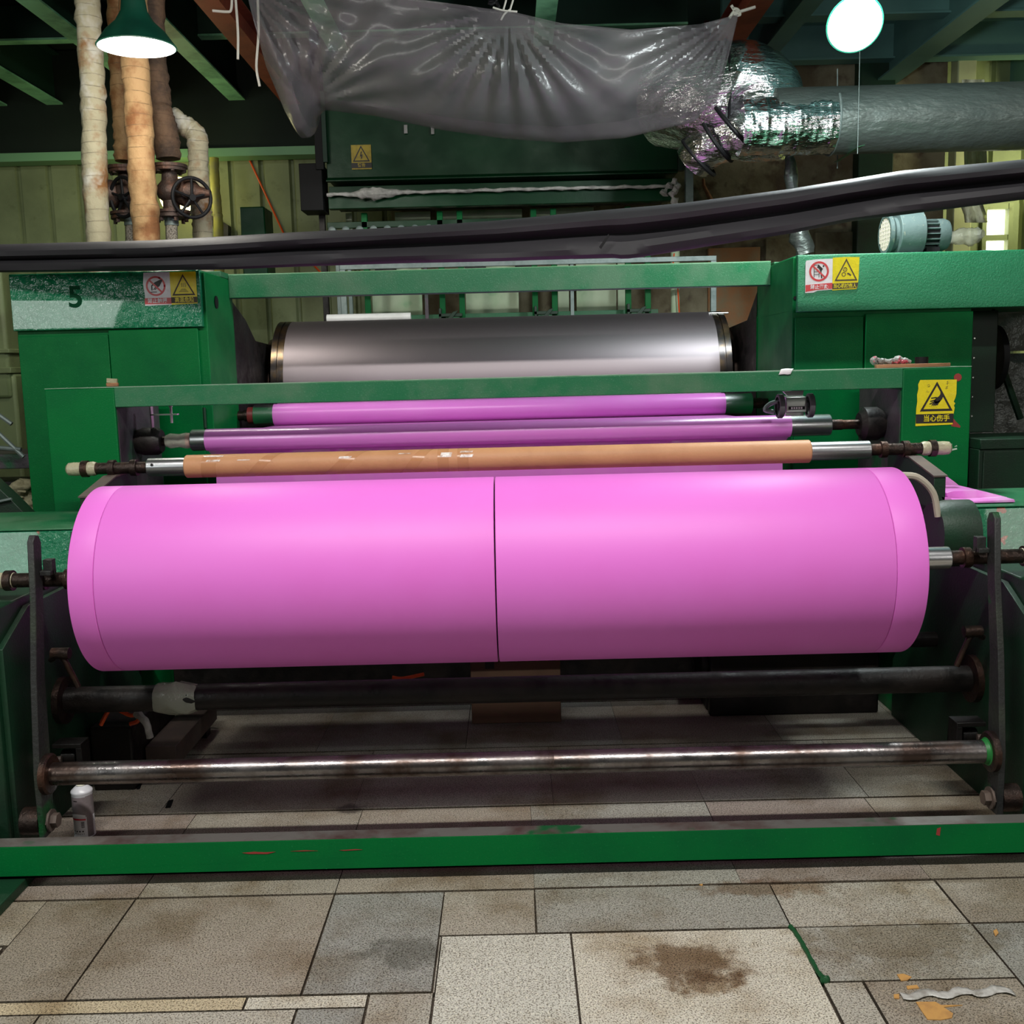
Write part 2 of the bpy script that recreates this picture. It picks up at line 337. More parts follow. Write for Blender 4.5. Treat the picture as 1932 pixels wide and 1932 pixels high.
slabs += [(-2.0, 2.42, -1.44, 2.67, 'e'), (-1.43, 2.42, -1.165, 2.92, 'b'), (-1.16, 2.42, -.567, 2.92, 'b'), (-.562, 2.42, -.236, 2.92, 'g'), (-.233, 2.68, .034, 2.92, 'a'),
          (.038, 2.68, .74, 2.92, 'd'), (.744, 2.68, 1.235, 2.92, 'h'), (1.24, 2.68, 1.8, 2.92, 'b'), (1.8, 2.68, 2.6, 2.92, 'd'), (2.6, 2.68, 3.6, 2.92, 'a'), (3.6, 2.68, 4.4, 2.92, 'b'),
          (-2.6, 2.362, -.70, 2.412, 'y'), (-.695, 2.362, -.396, 2.412, 'e'), (-.39, 2.1, -.232, 2.412, 'h'), (-.232, 2.412, -.228, 2.67, 'h'),
          (-.226, 2.0, .128, 2.672, 'c'), (.133, 2.0, .745, 2.672, 'e'), (.752, 2.42, 1.238, 2.674, 'd'), (1.243, 2.36, 1.8, 2.674, 'g'), (1.81, 2.3, 2.6, 2.674, 'b'),
          (.752, 1.9, .85, 2.415, 'h'), (.856, 1.9, 1.237, 2.415, 'b'), (1.243, 1.9, 1.8, 2.355, 'a'), (-2.6, 1.9, -1.2, 2.357, 'a'), (-1.195, 1.9, -.565, 2.357, 'h'), (-.56, 1.9, -.395, 2.357, 'g')]
y = -1.0
while y < 1.85:
    xs = [-4 + k * .7 for k in range(13)]; row(y, min(y + .58, 1.89), xs, [random.choice('abhdc') for _ in xs]); y += .59
fm = bpy.data.meshes.new('floor'); V = []; Fc = []; tone = []
V += [(-8, -1.5, -.012), (8, -1.5, -.012), (8, 11, -.012), (-8, 11, -.012)]; Fc.append((0, 1, 2, 3)); tone.append((.115, .095, .07))
V += [(-8, -1.5, -.1), (8, -1.5, -.1), (8, 11, -.1), (-8, 11, -.1)]; Fc.append((4, 5, 6, 7)); tone.append((.115, .095, .07))
for x0, y0, x1, y1, t in slabs:
    g = .0008; b = len(V); j = lambda: random.uniform(-.001, .001); z = random.uniform(-.0008, .0008)
    V += [(x0 + g + j(), y0 + g, z), (x1 - g + j(), y0 + g, z), (x1 - g + j(), y1 - g, z), (x0 + g + j(), y1 - g, z)]
    V += [(V[b + k][0], V[b + k][1], -.012) for k in range(4)]
    Fc += [(b, b + 1, b + 2, b + 3)] + [(b + 4 + k, b + 4 + (k + 1) % 4, b + (k + 1) % 4, b + k) for k in range(4)]
    tt = T[t]; v_ = random.uniform(.92, 1.08); tone += [tuple(q * v_ for q in tt)] + [(.13, .11, .085)] * 4
fm.from_pydata(V, [], Fc); ca = fm.attributes.new('tone', 'FLOAT_COLOR', 'FACE')
for i, t in enumerate(tone): ca.data[i].color = (*t, 1)
fm.materials.append(granite()); floor = bpy.data.objects.new('floor', fm); COL.objects.link(floor); floor['kind'] = 'structure'

# walls
def corrugated(x0, x1, y, z0, z1, pitch=.27, d=.035):
    mb = MB(); prof = []; x = x0
    while x < x1:
        prof += [(x, y), (x + pitch * .68, y), (x + pitch * .74, y + d), (x + pitch * .82, y + d), (x + pitch * .88, y), ]
        x += pitch
    prof += [(x1 + pitch, y)]
    mb.add([(a, b, z0) for a, b in prof] + [(a, b, z1) for a, b in prof], [(i, i + 1, len(prof) + i + 1, len(prof) + i) for i in range(len(prof) - 1)])
    mb.box(x0, x1 + pitch, y + .06, y + .12, z0, z1); return mb
struct('wall_back', corrugated(-7.5, -1.0, 9.5, 0, 3.5), G['wallgreen'])
struct('wall_back_right', corrugated(3.6, 7.5, 9.8, 2.95, 4.3, .3, .05).box(3.6, 7.5, 9.82, 9.9, 0, 2.25).box(3.6, 4.38, 9.82, 9.9, 2.25, 2.95).box(4.66, 7.5, 9.8, 9.9, 2.25, 2.95), G['wallgreen'])
struct('wall_middle', B(-1.0, 3.8, 9.25, 9.45, 0, 4.3), G['plaster'])
struct('wall_left', B(-7.6, -7.5, -1.5, 10.9, 0, 4.4), G['wallgreen'])
struct('wall_right', B(7.5, 7.6, -1.5, 10.9, 0, 4.4), G['plaster'])
struct('wall_far', B(-7.5, 7.5, 10.8, 10.9, 0, 4.4), G['deck'])
w = MB().box(4.38, 4.42, 9.77, 9.9, 2.25, 2.95).box(4.62, 4.66, 9.77, 9.9, 2.25, 2.95).box(4.42, 4.62, 9.78, 9.9, 2.9, 2.95).box(4.42, 4.62, 9.78, 9.9, 2.25, 2.3).box(4.42, 4.62, 9.78, 9.9, 2.62, 2.67)
win = struct('window_1', w, G['wallgreen'])
wp = B(4.42, 4.62, 9.85, 9.86, 2.3, 2.9).build('window_pane', mat('daylit_pane', (.9, .95, .8), .4, emit=(1, 1, .8, 1), es=4), win)
# boards and posts on the middle wall
k = 0
for x0, x1, z0, z1, m in ((1.75, 2.2, .9, 2.55, 'plaster_orange'), (2.25, 2.62, .9, 2.62, 'plaster'), (2.68, 3.3, .9, 2.66, 'plaster'), (-.9, 1.4, 2.65, 3.6, 'plaster')):
    k += 1; o = struct('trim_%d' % k, B(x0, x1, 9.2, 9.25, z0, z1), G[m], bevel=.004)
# corrugated lit panel standing in front at the far right
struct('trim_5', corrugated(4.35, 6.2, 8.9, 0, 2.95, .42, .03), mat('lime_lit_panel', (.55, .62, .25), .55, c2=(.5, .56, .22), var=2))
struct('trim_6', B(3.82, 3.98, 9.09, 9.24, 0, 4.28), mat('cream_post', (.5, .52, .3), .6, c2=(.4, .4, .24), var=3), bevel=.01)
struct('trim_7', B(3.0, 3.3, 9.09, 9.24, 0, 4.28), G['green_dark'], bevel=.01)

# ceiling: deck, edge beam, joists running away and cross ribs
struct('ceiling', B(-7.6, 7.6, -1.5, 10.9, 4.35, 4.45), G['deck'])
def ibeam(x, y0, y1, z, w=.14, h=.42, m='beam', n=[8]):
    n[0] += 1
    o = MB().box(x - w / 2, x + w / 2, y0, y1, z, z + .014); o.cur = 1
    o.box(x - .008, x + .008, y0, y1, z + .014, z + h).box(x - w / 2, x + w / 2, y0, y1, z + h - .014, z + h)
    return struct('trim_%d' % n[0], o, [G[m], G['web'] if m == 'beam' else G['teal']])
for x in (-5.2, -4.34, -3.86, -2.95, -2.29, -1.2, .3): ibeam(x, 4.5, 10.75, 3.9)
ibeam(2.05, 4.5, 10.75, 3.9, m='teal'); ibeam(3.25, 3.5, 10.75, 3.88, .2, .46, m='teal'); ibeam(4.6, 3.5, 10.75, 3.9, m='teal'); ibeam(5.9, 3.5, 10.75, 3.9, m='teal')
n_ = 20
for yy in (5.2, 6.2, 7.2, 8.2, 9.35):
    n_ += 1; o = MB().box(-7.5, 1.4, yy, yy + .05, 4.1, 4.34); o.cur = 1; o.box(-7.5, 1.4, yy - .02, yy + .08, 4.085, 4.1)
    struct('trim_%d' % n_, o, [G['web'], G['beam']])
for yy in (5.6, 7.9, 9.0):
    n_ += 1; struct('trim_%d' % n_, B(1.6, 7.5, yy, yy + .07, 4.04, 4.34).box(1.6, 7.5, yy - .04, yy + .11, 4.02, 4.035), G['teal'])
n_ += 1; o = MB().box(-7.5, -1.2, 9.3, 9.44, 3.5, 4.34); o.cur = 1; o.box(-7.5, -1.2, 9.26, 9.46, 3.43, 3.5); struct('trim_%d' % n_, o, [G['deck'], G['gutter']])
n_ += 1; struct('trim_%d' % n_, B(1.4, 7.5, 4.4, 10.7, 4.3, 4.34), G['teal'])
# red primer steel beams either side of the hood
for x, lb in ((-1.80, 'red primed steel beam above the wrapped pipes, holding the sheet by strings'), (1.66, 'red primed steel beam above the foil elbow, sheet knotted to it')):
    r = thing('hanger_beam', (x, 7.4, 3.83), lb, 'beam'); r['kind'] = 'thing'
    MB().box(x - .075, x + .075, 6.15, 9.2, 3.83, 3.84).box(x - .006, x + .006, 6.15, 9.2, 3.84, 4.02).box(x - .075, x + .075, 6.15, 9.2, 4.02, 4.03).build('beam_section', G['red'], r)
    for hy in (7.0, 8.8): MB().box(x - .02, x + .02, hy, hy + .04, 4.03, 4.35).build('hanger', G['red'], r)

# ================================================================== WINDER BASE FRAME
fr = thing('winder_frame', (0, 3.6, 0), 'low dark green winding frame with worn front bar, under the big pink film rolls', 'machine frame')
c = MB().prism([(3.0, .036), (3.008, .036), (3.008, .128), (3.056, .128), (3.056, .138), (3.0, .138)], 'x', -2.35, 2.35).box(-2.35, 2.35, 3.0, 3.056, .036, .044)
c.build('front_bar', G['green'], fr, bevel=.002)
MB().prism([(3.0, .1382), (3.057, .1382), (3.057, .1395), (3.0, .1395)], 'x', -2.35, 2.35).build('worn_top_strip', G['top_wear'], fr, label='bare worn steel top of the front bar')
for s in (-1, 1):
    xi = 1.645
    a, b = sorted((s * xi, s * (xi + .02)))
    MB().prism([(3.22, 0), (3.22, .70), (3.42, .80), (3.78, .80), (3.84, .985), (4.39, .985), (4.39, 0)], 'x', a, b).build('side_plate', G['green_dark'], fr, bevel=.002)
    a, b = sorted((s * (xi + .02), s * 2.75))
    MB().prism([(3.20, .04), (3.20, .80), (3.24, .83), (3.80, .83), (3.80, .04)], 'x', a, b).build('lower_housing', G['green_dark'], fr, bevel=.006)
    MB().prism([(3.82, .80), (3.862, .985), (3.87, .99), (4.39, .99), (4.39, .80)], 'x', a, b).build('upper_housing', G['green_peel'], fr, bevel=.005, label='pedestal top with wrinkled peeling green paint')
    MB().box(a, b, 3.86, 4.385, .99, .996).build('top_plate', G['green_worn'], fr, bevel=.002)
    # sloped rail carrying the spare shaft
    a, b = sorted((s * 1.60, s * 1.645))
    MB().prism([(4.39, .985), (4.39, 1.16), (4.16, 1.158), (3.90, 1.105), (3.90, .985)], 'x', a, b).build('guide_rail', G['green_dark'], fr, bevel=.002)
    MB().prism([(4.39, 1.1605), (4.15, 1.1585), (3.895, 1.106), (3.895, 1.112), (4.15, 1.1645), (4.39, 1.1665)], 'x', a - .004, b + .004).build('rail_edge', G['brown'], fr)
    # bearing bracket behind the film roll and its guard
    if s > 0: MB().lathe((s * 1.50, 3.66, .93), (s, 0, 0), [(0, .03), (0, .11), (.05, .12), (.13, .12), (.135, .06)], 32).build('bearing_guard', G['green_dark'], fr)
    if s > 0: MB().tube(spl([(1.36, 3.6, 1.15), (1.42, 3.6, 1.14), (1.475, 3.6, 1.085), (1.495, 3.6, 1.0)], 5), .012, 8).build('guard_wire', G['grille'], fr)
    # foot plate under the front bar
MB().box(-2.1, -1.53, 2.78, 3.16, .0, .032).build('foot_plate', G['green_dark'], fr, bevel=.003)
MB().box(1.66, 2.3, 2.92, 3.16, .0, .032).build('foot_plate', G['green_dark'], fr, bevel=.003)
for s in (-1, 1):
    a, b = sorted((s * 1.70, s * 2.0)); MB().box(a, b, 3.0, 3.18, .032, .036).box(a, b, 3.07, 3.2, .032, .12).build('foot_block', G['green_dark'], fr)
# cross member behind the lift tube, then a black panel added as shade
MB().box(-1.645, 1.645, 4.30, 4.38, .36, .50).build('cross_member_and_shade', G['green_dark'], fr, bevel=.003)
MB().box(-1.645, 1.645, 4.8, 4.86, 0, .95).build('cross_member_and_shade', G['blackmetal'], fr, bevel=.003)
MB().lathe((-1.645, 3.6, .408), (1, 0, 0), [(0, .047), (3.29, .047)], 28).build('cross_tube', G['blackmetal'], fr)
for s in (-1, 1): MB().lathe((s * 1.645, 3.6, .408), (-s, 0, 0), [(0, .085), (.022, .085), (.024, .05)], 32).build('flange', G['darkmetal'], fr)
MB().lathe((-1.645, 3.95, .46), (1, 0, 0), [(0, .03), (3.29, .03)], 20).build('cross_tube', G['blackmetal'], fr)
for s in (-1, 1):   # limit switch and buffer on each side plate
    x = s * 1.50
    MB().box(min(x, x + s * .10), max(x, x + s * .10), 3.40, 3.47, .30, .315).box(min(x, x + s * .10), max(x, x + s * .10), 3.40, 3.47, .205, .22).box(min(x, x + s * .02), max(x, x + s * .02), 3.40, 3.47, .22, .30).lathe((x + s * .03, 3.435, .26), (s, 0, 0), [(0, .025), (.05, .025)], 16).build('limit_switch', G['blackmetal'], fr, bevel=.002)
    MB().lathe((x + s * .07, 3.40, .262), (s, -.15, 0), [(0, .012), (.03, .012), (.04, .02), (.085, .03), (.10, .03), (.11, .022)], 18).build('buffer', G['brown'], fr)
for s in (-1, 1):   # torn pink paper and hook hanging near the roll ends
    MB().tube(spl([(s * 1.60, 3.45, .60), (s * 1.55, 3.42, .62), (s * 1.52, 3.42, .56), (s * 1.50, 3.42, .51)], 5), .010, 10).lathe((s * 1.52, 3.42, .63), (s, 0, 0), [(0, .02), (.06, .02)], 16).build('hose_stub', G['darkmetal'], fr)

# ================================================================== LIFT ARMS with their torque tube
ar = thing('roll_lift_arms', (0, 3.2, .085), 'upright dark steel arms joined by a worn bright tube, before the pink rolls', 'lifting arm')
for s in (-1, 1):
    a, b = sorted((s * 1.536, s * 1.557))
    prof = [(3.165, .085), (3.235, .085), (3.25, .3), (3.262, .60), (3.30, .85), (3.318, 1.03), (3.305, 1.055), (3.28, 1.06), (3.262, 1.04), (3.245, .85), (3.20, .60), (3.165, .3)]
    MB().prism(prof, 'x', a, b).build('arm', G['armsteel'], ar, bevel=.003)
    MB().lathe((s * 1.536, 3.205, .13), (-s, 0, 0), [(0, .034), (.008, .034), (.009, .024), (.03, .024)], 6).lathe((s * 1.536, 3.205, .13), (-s, 0, 0), [(.004, .036), (.010, .036)], 24).build('pivot_bolt', G['brown'], ar)
    MB().lathe((s * 1.557, 3.205, .13), (s, 0, 0), [(0, .045), (.06, .045)], 24).build('pivot_boss', G['darkmetal'], ar)
    MB().lathe((s * 1.536, 3.21, .286), (-s, 0, 0), [(0, .066), (.014, .066), (.02, .06), (.022, .04)], 32).build('flange', G['darkmetal'], ar)
    MB().box(min(s * 1.50, s * 1.53), max(s * 1.50, s * 1.53), 3.30, 3.33, .925, .975).box(min(s * 1.50, s * 1.536), max(s * 1.50, s * 1.536), 3.285, 3.31, .925, .94).build('stop_block', G['armsteel'], ar, bevel=.002)
MB().lathe((-1.53, 3.21, .286), (1, 0, 0), [(0, .037), (1.64, .037), (1.641, .0365), (1.643, .037), (3.06, .037)], 36).build('torque_tube', G['rodmetal'], ar, label='worn shiny steel tube')
MB().lathe((1.50, 3.21, .286), (1, 0, 0), [(0, .0375), (.012, .041), (.02, .055)], 28, False).build('weld_collar', mat('bright_green_weld', (.012, .16, .03), .5), ar)

# ================================================================== SHAFTS, CORE, FILM ROLLS
def shaft(name, label, Y, Z, xl, xr, ends, extra=None):
    t = thing(name, (0, Y, Z - .036), label, 'shaft', 'air shafts of the winder')
    MB().lathe((xl, Y, Z), (1, 0, 0), [(0, .030), (.006, .0375), (xr - xl - .006, .0375), (xr - xl, .030)], 40).build('shaft_body', G['chrome'], t)
    for s, x in ((-1, xl), (1, xr)):
        L = ends
        prof = [(0, .024)]
        for a in (.04, .13, .24):
            prof += [(a, .024), (a + .001, .034), (a + .026, .034), (a + .027, .024)]
        prof += [(L - .06, .024)]
        MB().lathe((x, Y, Z), (s, 0, 0), prof, 28).build('journal', G['darkmetal'], t)
        pr = [(L - .062, .026), (L - .05, .030), (L - .02, .027), (L + .03, .028), (L + .05, .026), (L + .058, .018)]
        MB().lathe((x, Y, Z), (s, 0, 0), pr, 20).build('end_cap', G['taped'], t, label='journal end wrapped in yellowed clear tape')
    for k in range(3): MB().lathe((xl + .03, Y - .035, Z + .012 - .012 * k), (0, -1, .3), [(0, .006), (.003, .006)], 12).build('valve_pin', G['black'], t) if k == 0 else None
    return t
shaft('air_shaft', 'polished shaft with taped ends resting across the rails, brown paper core on it', 4.2, 1.19, -1.485, 1.458, .27)
shaft('air_shaft', 'polished shaft carrying the big pink film rolls, lying against the upright arms', 3.365, .897, -1.42, 1.44, .30)
# paper core
cr = thing('paper_core', (0, 4.2, 1.143), 'long brown paper core tube with tape bands and painted glints, above the pink rolls', 'paper tube')
MB().lathe((-1.327, 4.2, 1.19), (1, 0, 0), [(0, .039), (0, .043), (.004, .0465), (2.535, .0465), (2.539, .043), (2.539, .039)], 48, False).build('tube_wall', G['card'], cr)
def helix_band(x0, x1, w, r, Y, Z, a0=-.3, a1=2.6, n=20):
    rows = []
    for i in range(n + 1):
        a = a0 + (a1 - a0) * i / n; x = x0 + (x1 - x0) * i / n
        rows.append([Vector((x + w * q, Y - math.cos(a) * r, Z + math.sin(a) * r)) for q in (0, .5, 1)])
    return MB().grid(rows)
for x, d, w in ((-1.26, .015, .06), (-1.10, .16, .05), (-.78, .18, .06), (-.46, .12, .05), (-.30, .0, .045), (-.22, .0, .045)):
    helix_band(x, x + d, w, .0470, 4.2, 1.19, -1.3, 2.2).build('tape_band', G['cardband'], cr, label='darker brown tape band wound on the core')
for x, w, a0, a1 in ((-1.235, .055, .45, .62), (-1.245, .075, .95, 1.12), (-1.11, .05, .5, .58), (-.70, .05, .45, .66), (-.46, .05, .75, .86), (-.29, .045, .35, .8), (-.21, .05, .3, .55), (-.21, .05, .75, .95)):
    helix_band(x, x + .005, w, .0474, 4.2, 1.19, a0, a1, 5).build('glint_patch', G['tape_glint'], cr, label='glint on the clear tape, painted as a pale patch')  # pale slivers paint the tape's highlights onto the core
# film rolls
RY, RZ, RR = 3.365, .897, .3045
def roll(name, x0, x1, label, grp=None):
    t = thing(name, ((x0 + x1) / 2, RY, RZ - RR), label, 'film roll', grp)
    w = x1 - x0; e = .0015
    MB().lathe((x0, RY, RZ), (1, 0, 0), [(0, RR - e * 2), (e, RR - e * .3), (e * 2, RR), (w - e * 2, RR), (w - e, RR - e * .3), (w, RR - e * 2)], 160, False).build('film_winding', G['film'], t)
    for x in (x0, x1): MB().lathe((x, RY, RZ), (1, 0, 0), [(0, .05), (0.0001, RR - .003)], 96, False).build('roll_edge', G['filmside'], t)
    MB().lathe((x0 + .0005, RY, RZ), (1, 0, 0), [(0, .039), (0, .05), (w - .001, .05), (w - .001, .039)], 40, False).build('core', G['card'], t)
    return t
roll('film_roll', -1.2738, -.0605, 'large pink film roll between the narrow trim ring and the dark centre slit')
roll('film_roll', -.0565, 1.1546, 'large pink film roll between the centre slit and the broader trim ring')
roll('trim_roll', -1.353, -1.2744, 'narrow pink trim roll at the end above the spray can')
roll('trim_roll', 1.1552, 1.252, 'narrow pink trim roll at the end with the bare polished shaft')

# ================================================================== GUIDE ROLLERS, DRUM, FILM WEB
def roller(name, label, Y, Z, r, x0, x1, jl, jr, m='chrome'):
    t = thing(name, (0, Y, Z - r), label, 'roller')
    MB().lathe((x0, Y, Z), (1, 0, 0), [(0, r - .012), (.004, r - .002), (.008, r), (x1 - x0 - .008, r), (x1 - x0 - .004, r - .002), (x1 - x0, r - .012)], 48).build('roller_shell', G[m], t)
    MB().lathe((x0, Y, Z), (-1, 0, 0), [(0, r * .55), (.05, r * .55), (.051, r * .45), (jl, r * .45)], 24).build('journal', G['darkmetal'], t)
    MB().lathe((x1, Y, Z), (1, 0, 0), [(0, r * .5), (.05, r * .5), (.051, r * .45), (jr, r * .45)], 24).build('journal', G['darkmetal'], t)
    return t
r2 = roller('guide_roller', 'steel guide roller behind the brown paper core, purple film over it', 4.62, 1.27, .0475, -1.43, 1.425, .24, .24)
MB().lathe((-1.56, 4.62, 1.27), (-1, 0, 0), [(0, .05), (.02, .062), (.08, .062), (.115, .05)], 24).build('bearing', G['blackmetal'], r2)
MB().lathe((1.55, 4.62, 1.27), (1, 0, 0), [(0, .05), (.02, .075), (.08, .075), (.12, .05)], 24).build('bearing', G['blackmetal'], r2)
MB().lathe((-1.432, 4.62, 1.27), (-1, 0, 0), [(0, .034), (.02, .036), (.05, .03), (.09, .034), (.11, .026)], 18).build('rag_wrap', G['glassleaf'], r2, label='plastic wrapped round the journal')
MB().lathe((-1.431, 4.62, 1.27), (-1, 0, 0), [(0, .03), (.018, .03)], 18).build('red_ring', G['signred'], r2)
r1 = roller('guide_roller', 'steel guide roller under the green beam, bright pink film over it', 5.6, 1.337, .057, -1.385, 1.30, .13, .10)
MB().lathe((-1.272, 5.6, 1.337), (1, 0, 0), [(0, .0572), (2.42, .0572)], 48, False).build('film_layer', G['film_slack'], r1)
MB().lathe((-1.385, 5.6, 1.337), (-1, 0, 0), [(0, .045), (.03, .045), (.031, .04)], 24).build('red_collar', mat('red_rubber_collar', (.2, .03, .03), .4), r1)
dr = thing('heated_drum', (0, 6.65, 1.06), 'wide matte steel drum with dark end rings, behind the green portal beams', 'roller drum')
DY, DZ, DR = 6.65, 1.475, .405
MB().lathe((-1.36, DY, DZ), (1, 0, 0), [(0, DR), (2.62, DR)], 128, False).build('drum_shell', G['drum'], dr)
for s, x in ((-1, -1.36), (1, 1.26)):
    MB().lathe((x, DY, DZ), (s, 0, 0), [(0, DR + .002), (.03, DR + .002), (.031, DR - .006), (.04, DR - .006), (.041, DR + .002), (.075, DR + .002), (.08, DR - .01), (.085, .15), (.2, .14)], 96).build('end_ring', G['drumend'], dr)
    MB().lathe((x + s * .09, DY, DZ), (s, 0, 0), [(0, .20), (.02, .30), (.05, .30), (.06, .12)], 48).build('hub_flange', G['darkmetal'], dr)
MB().lathe((1.245, DY - .12, DZ + .39), (1, 0, 0), [(0, .006), (.12, .006)], 10).build('scraper_pin', G['silver'], dr)
# film web drum -> rollers -> down
def web():
    path = []
    def arc(cy, cz, r, a0, a1, n=14):
        for i in range(n + 1):
            a = a0 + (a1 - a0) * i / n; path.append((cy + r * math.cos(a), cz + r * math.sin(a)))
    arc(DY, DZ, DR + .0015, PI * 1.25, PI * 1.02, 6); path.append((6.0, 1.43))
    arc(5.6, 1.337, .0585, PI * .35, PI * 1.45); path.append((5.2, 1.284))
    arc(4.62, 1.27, .0490, PI * .5, PI * 1.55); path.append((4.70, 1.19)); path.append((4.72, 1.1)); path.append((4.70, .75))
    path.append((4.4, .6)); path.append((3.75, .56)); arc(RY, RZ, RR + .004, -PI * .38, -PI * .45, 4)
    xl = lambda y: -1.275 if y > 4.9 else (-1.36 if y > 4.55 else -1.35)
    rows = []
    for y_, z_ in path:
        k = min(1, max(0, (5.3 - y_) / .6)); a = -1.275 - .085 * k; b = 1.151 + .091 * k
        rows.append([Vector((a + (b - a) * q / 12, y_, z_)) for q in range(13)])
    return MB().grid(rows)
wb = web().build('film_web', [mat('pink_film_web', (.80, .25, .76), .3, spec=.5, alpha=.68)], None); tag(wb, 'pink film web stretched over the steel rollers and running down behind the core', 'plastic film')

# ================================================================== GREEN PORTAL FRAME
pf = thing('portal_frame', (0, 4.7, 0), 'green steel portal with box posts and a long flat beam at eye height', 'machine frame')
for s, xo in ((-1, 1.968), (1, 1.950)):
    xi = 1.675 if s < 0 else 1.66
    a, b = sorted((s * xi, s * xo))
    MB().box(a, b, 4.40, 4.95, 0, 1.512).build('post', G['green'], pf, bevel=.004)
    a, b = sorted((s * (xi - .004), s * xi))
    MB().box(a, b, 4.415, 4.93, .6, 1.425).build('inner_plate', G['plategrey'], pf, label='scuffed grey steel plate on the inner side of the post')
MB().box(-1.675, 1.66, 4.40, 4.50, 1.431, 1.514).build('crossbeam', G['green_worn'], pf, bevel=.003)
MB().box(-1.968, 1.95, 4.402, 4.56, 1.514, 1.517).build('top_strip', mat('pale_top_edge', (.25, .38, .27), .45, c2=(.12, .25, .14), var=9), pf)  # strip along the top, paler than the beam below
br = MB().box(-1.60, -1.48, 4.60, 4.63, 1.385, 1.391); br.box(-1.60, -1.594, 4.60, 4.63, 1.28, 1.43); br.lathe((-1.51, 4.615, 1.35), (0, 0, 1), [(0, .006), (.07, .006), (.071, .009), (.085, .009)], 10)
br.build('adjuster_bracket', G['silver'], pf)
for px, py, sz in ((1807, 712, .010),):
    p = at(px, py, 4.398); MB().lathe(p, (0, -1, 0), [(0, .017), (.0006, .017)], 9).build('paint_patch', G['redpaint'], pf, label='red paint daub')
def poly_xz(pts, y, th=.0008):
    return MB().prism([(x, z) for x, z in pts], 'y', y - th, y)
pp = [at(x, y, 4.4) for x, y in ((1796, 786), (1803, 795), (1812, 804), (1811, 807), (1795, 804), (1793, 800))]
poly_xz([(p.x, p.z) for p in pp], 4.4).build('paint_patch', G['redpaint'], pf, label='red primer showing at the sticker corner')
for q in ([(1792, 848), (1805, 845), (1806, 848), (1792, 851)], [(1793, 838), (1796, 837), (1796, 841)], [(1800, 843), (1805, 840), (1806, 842)]):
    pp = [at(x, y, 4.4) for x, y in q]; poly_xz([(p.x, p.z) for p in pp], 4.4).build('scuff', G['scuff'], pf)

# ================================================================== DRUM HOUSINGS
hl = thing('drum_housing', (-1.95, 5.4, 0), 'green drum housing with glossy wrinkled top cover marked 5', 'machine cabinet')
MB().box(-2.40, -1.47, 5.125, 5.62, 0, 2.055).build('body', G['green'], hl, bevel=.004)
MB().box(-2.395, -1.955, 5.112, 5.125, .0, 1.765).build('door', G['green'], hl, bevel=.003)
dd = MB().box(-1.95, -1.515, 5.108, 5.125, .0, 1.785).build('door', G['green'], hl, bevel=.003)
MB().lathe((-1.508, 5.11, 1.30), (0, 0, 1), [(0, .008), (.10, .008)], 10).build('hinge', G['green_dark'], dd)
cv = MB().prism([(5.125, 1.79), (5.095, 1.792), (5.095, 2.05), (5.10, 2.062), (5.40, 2.066), (5.40, 2.056), (5.125, 2.05)], 'x', -2.405, -1.485)
cv = cv.build('top_cover', G['green_gloss'], hl, bevel=.003)
MB().box(-2.0, -1.47, 5.42, 5.60, 2.056, 2.085).build('top_ledge', G['green_worn'], hl, bevel=.003)
MB().lathe((-1.469, 5.30, 1.92), (1, 0, 0), [(0, .032), (.003, .032)], 24).build('cable_hole', G['black'], hl)
MB().lathe((-1.492, 5.124, 1.86), (0, -1, 0), [(0, .009), (.002, .009)], 16).build('screw_hole', G['black'], hl)
MB().prism([(5.62, 0), (5.62, 1.95), (5.9, 1.86), (6.1, 1.75), (6.95, 1.72), (6.95, 0)], 'x', -1.55, -1.475).build('bearing_plate', G['blackmetal'], hl, bevel=.003)
hr = thing('drum_housing', (2.1, 5.4, 0), 'green drum housing with linty top cover, blower standing on it', 'machine cabinet')
MB().box(1.385, 2.26, 5.125, 5.85, 0, 1.80).box(1.385, 3.0, 5.125, 5.85, 1.80, 2.055).build('body', G['green'], hr, bevel=.004)
MB().box(1.395, 1.728, 5.108, 5.125, 0, 1.765).build('door', G['green'], hr, bevel=.003)
MB().box(1.736, 2.258, 5.100, 5.125, 0, 1.775).build('door', G['green'], hr, bevel=.003)
MB().prism([(5.125, 1.79), (5.095, 1.792), (5.095, 2.05), (5.10, 2.062), (5.55, 2.066), (5.55, 2.056), (5.125, 2.05)], 'x', 1.40, 3.05).build('top_cover', G['green_dust'], hr, bevel=.003)
MB().box(1.40, 3.05, 5.55, 5.85, 2.056, 2.075).build('top_ledge', G['green_worn'], hr, bevel=.003)
MB().prism([(5.85, 0), (5.85, 1.95), (6.1, 1.8), (6.95, 1.76), (6.95, 0)], 'x', 1.385, 1.46).build('bearing_plate', G['blackmetal'], hr, bevel=.003)
MB().lathe((1.396, 5.12, 1.86), (0, -1, 0), [(0, .009), (.006, .009)], 16).build('screw_hole', G['black'], hr)
MB().box(1.375, 1.387, 5.16, 5.18, 1.2, 1.37).build('hinge', G['blackmetal'], hr)
pb = MB().box(2.262, 2.52, 5.40, 5.46, 1.165, 1.79).build('belt_guard', G['green_dark'], hr, bevel=.004)
rv = MB()
for z in (1.25, 1.35, 1.45, 1.55, 1.65): rv.lathe((2.40, 5.40, z), (0, -1, 0), [(0, .007), (.004, .004)], 10)
rv.build('rivet', G['silver'], pb)
MB().lathe((2.55, 5.55, 1.55), (1, .0, 0), [(0, .02), (0, .17), (.03, .17), (.03, .02)], 40).build('pulley', G['black'], hr)
MB().lathe((2.54, 5.50, 1.7), (0, 0, 1), [(0, .008), (.1, .008)], 8).build('belt', G['black'], hr)
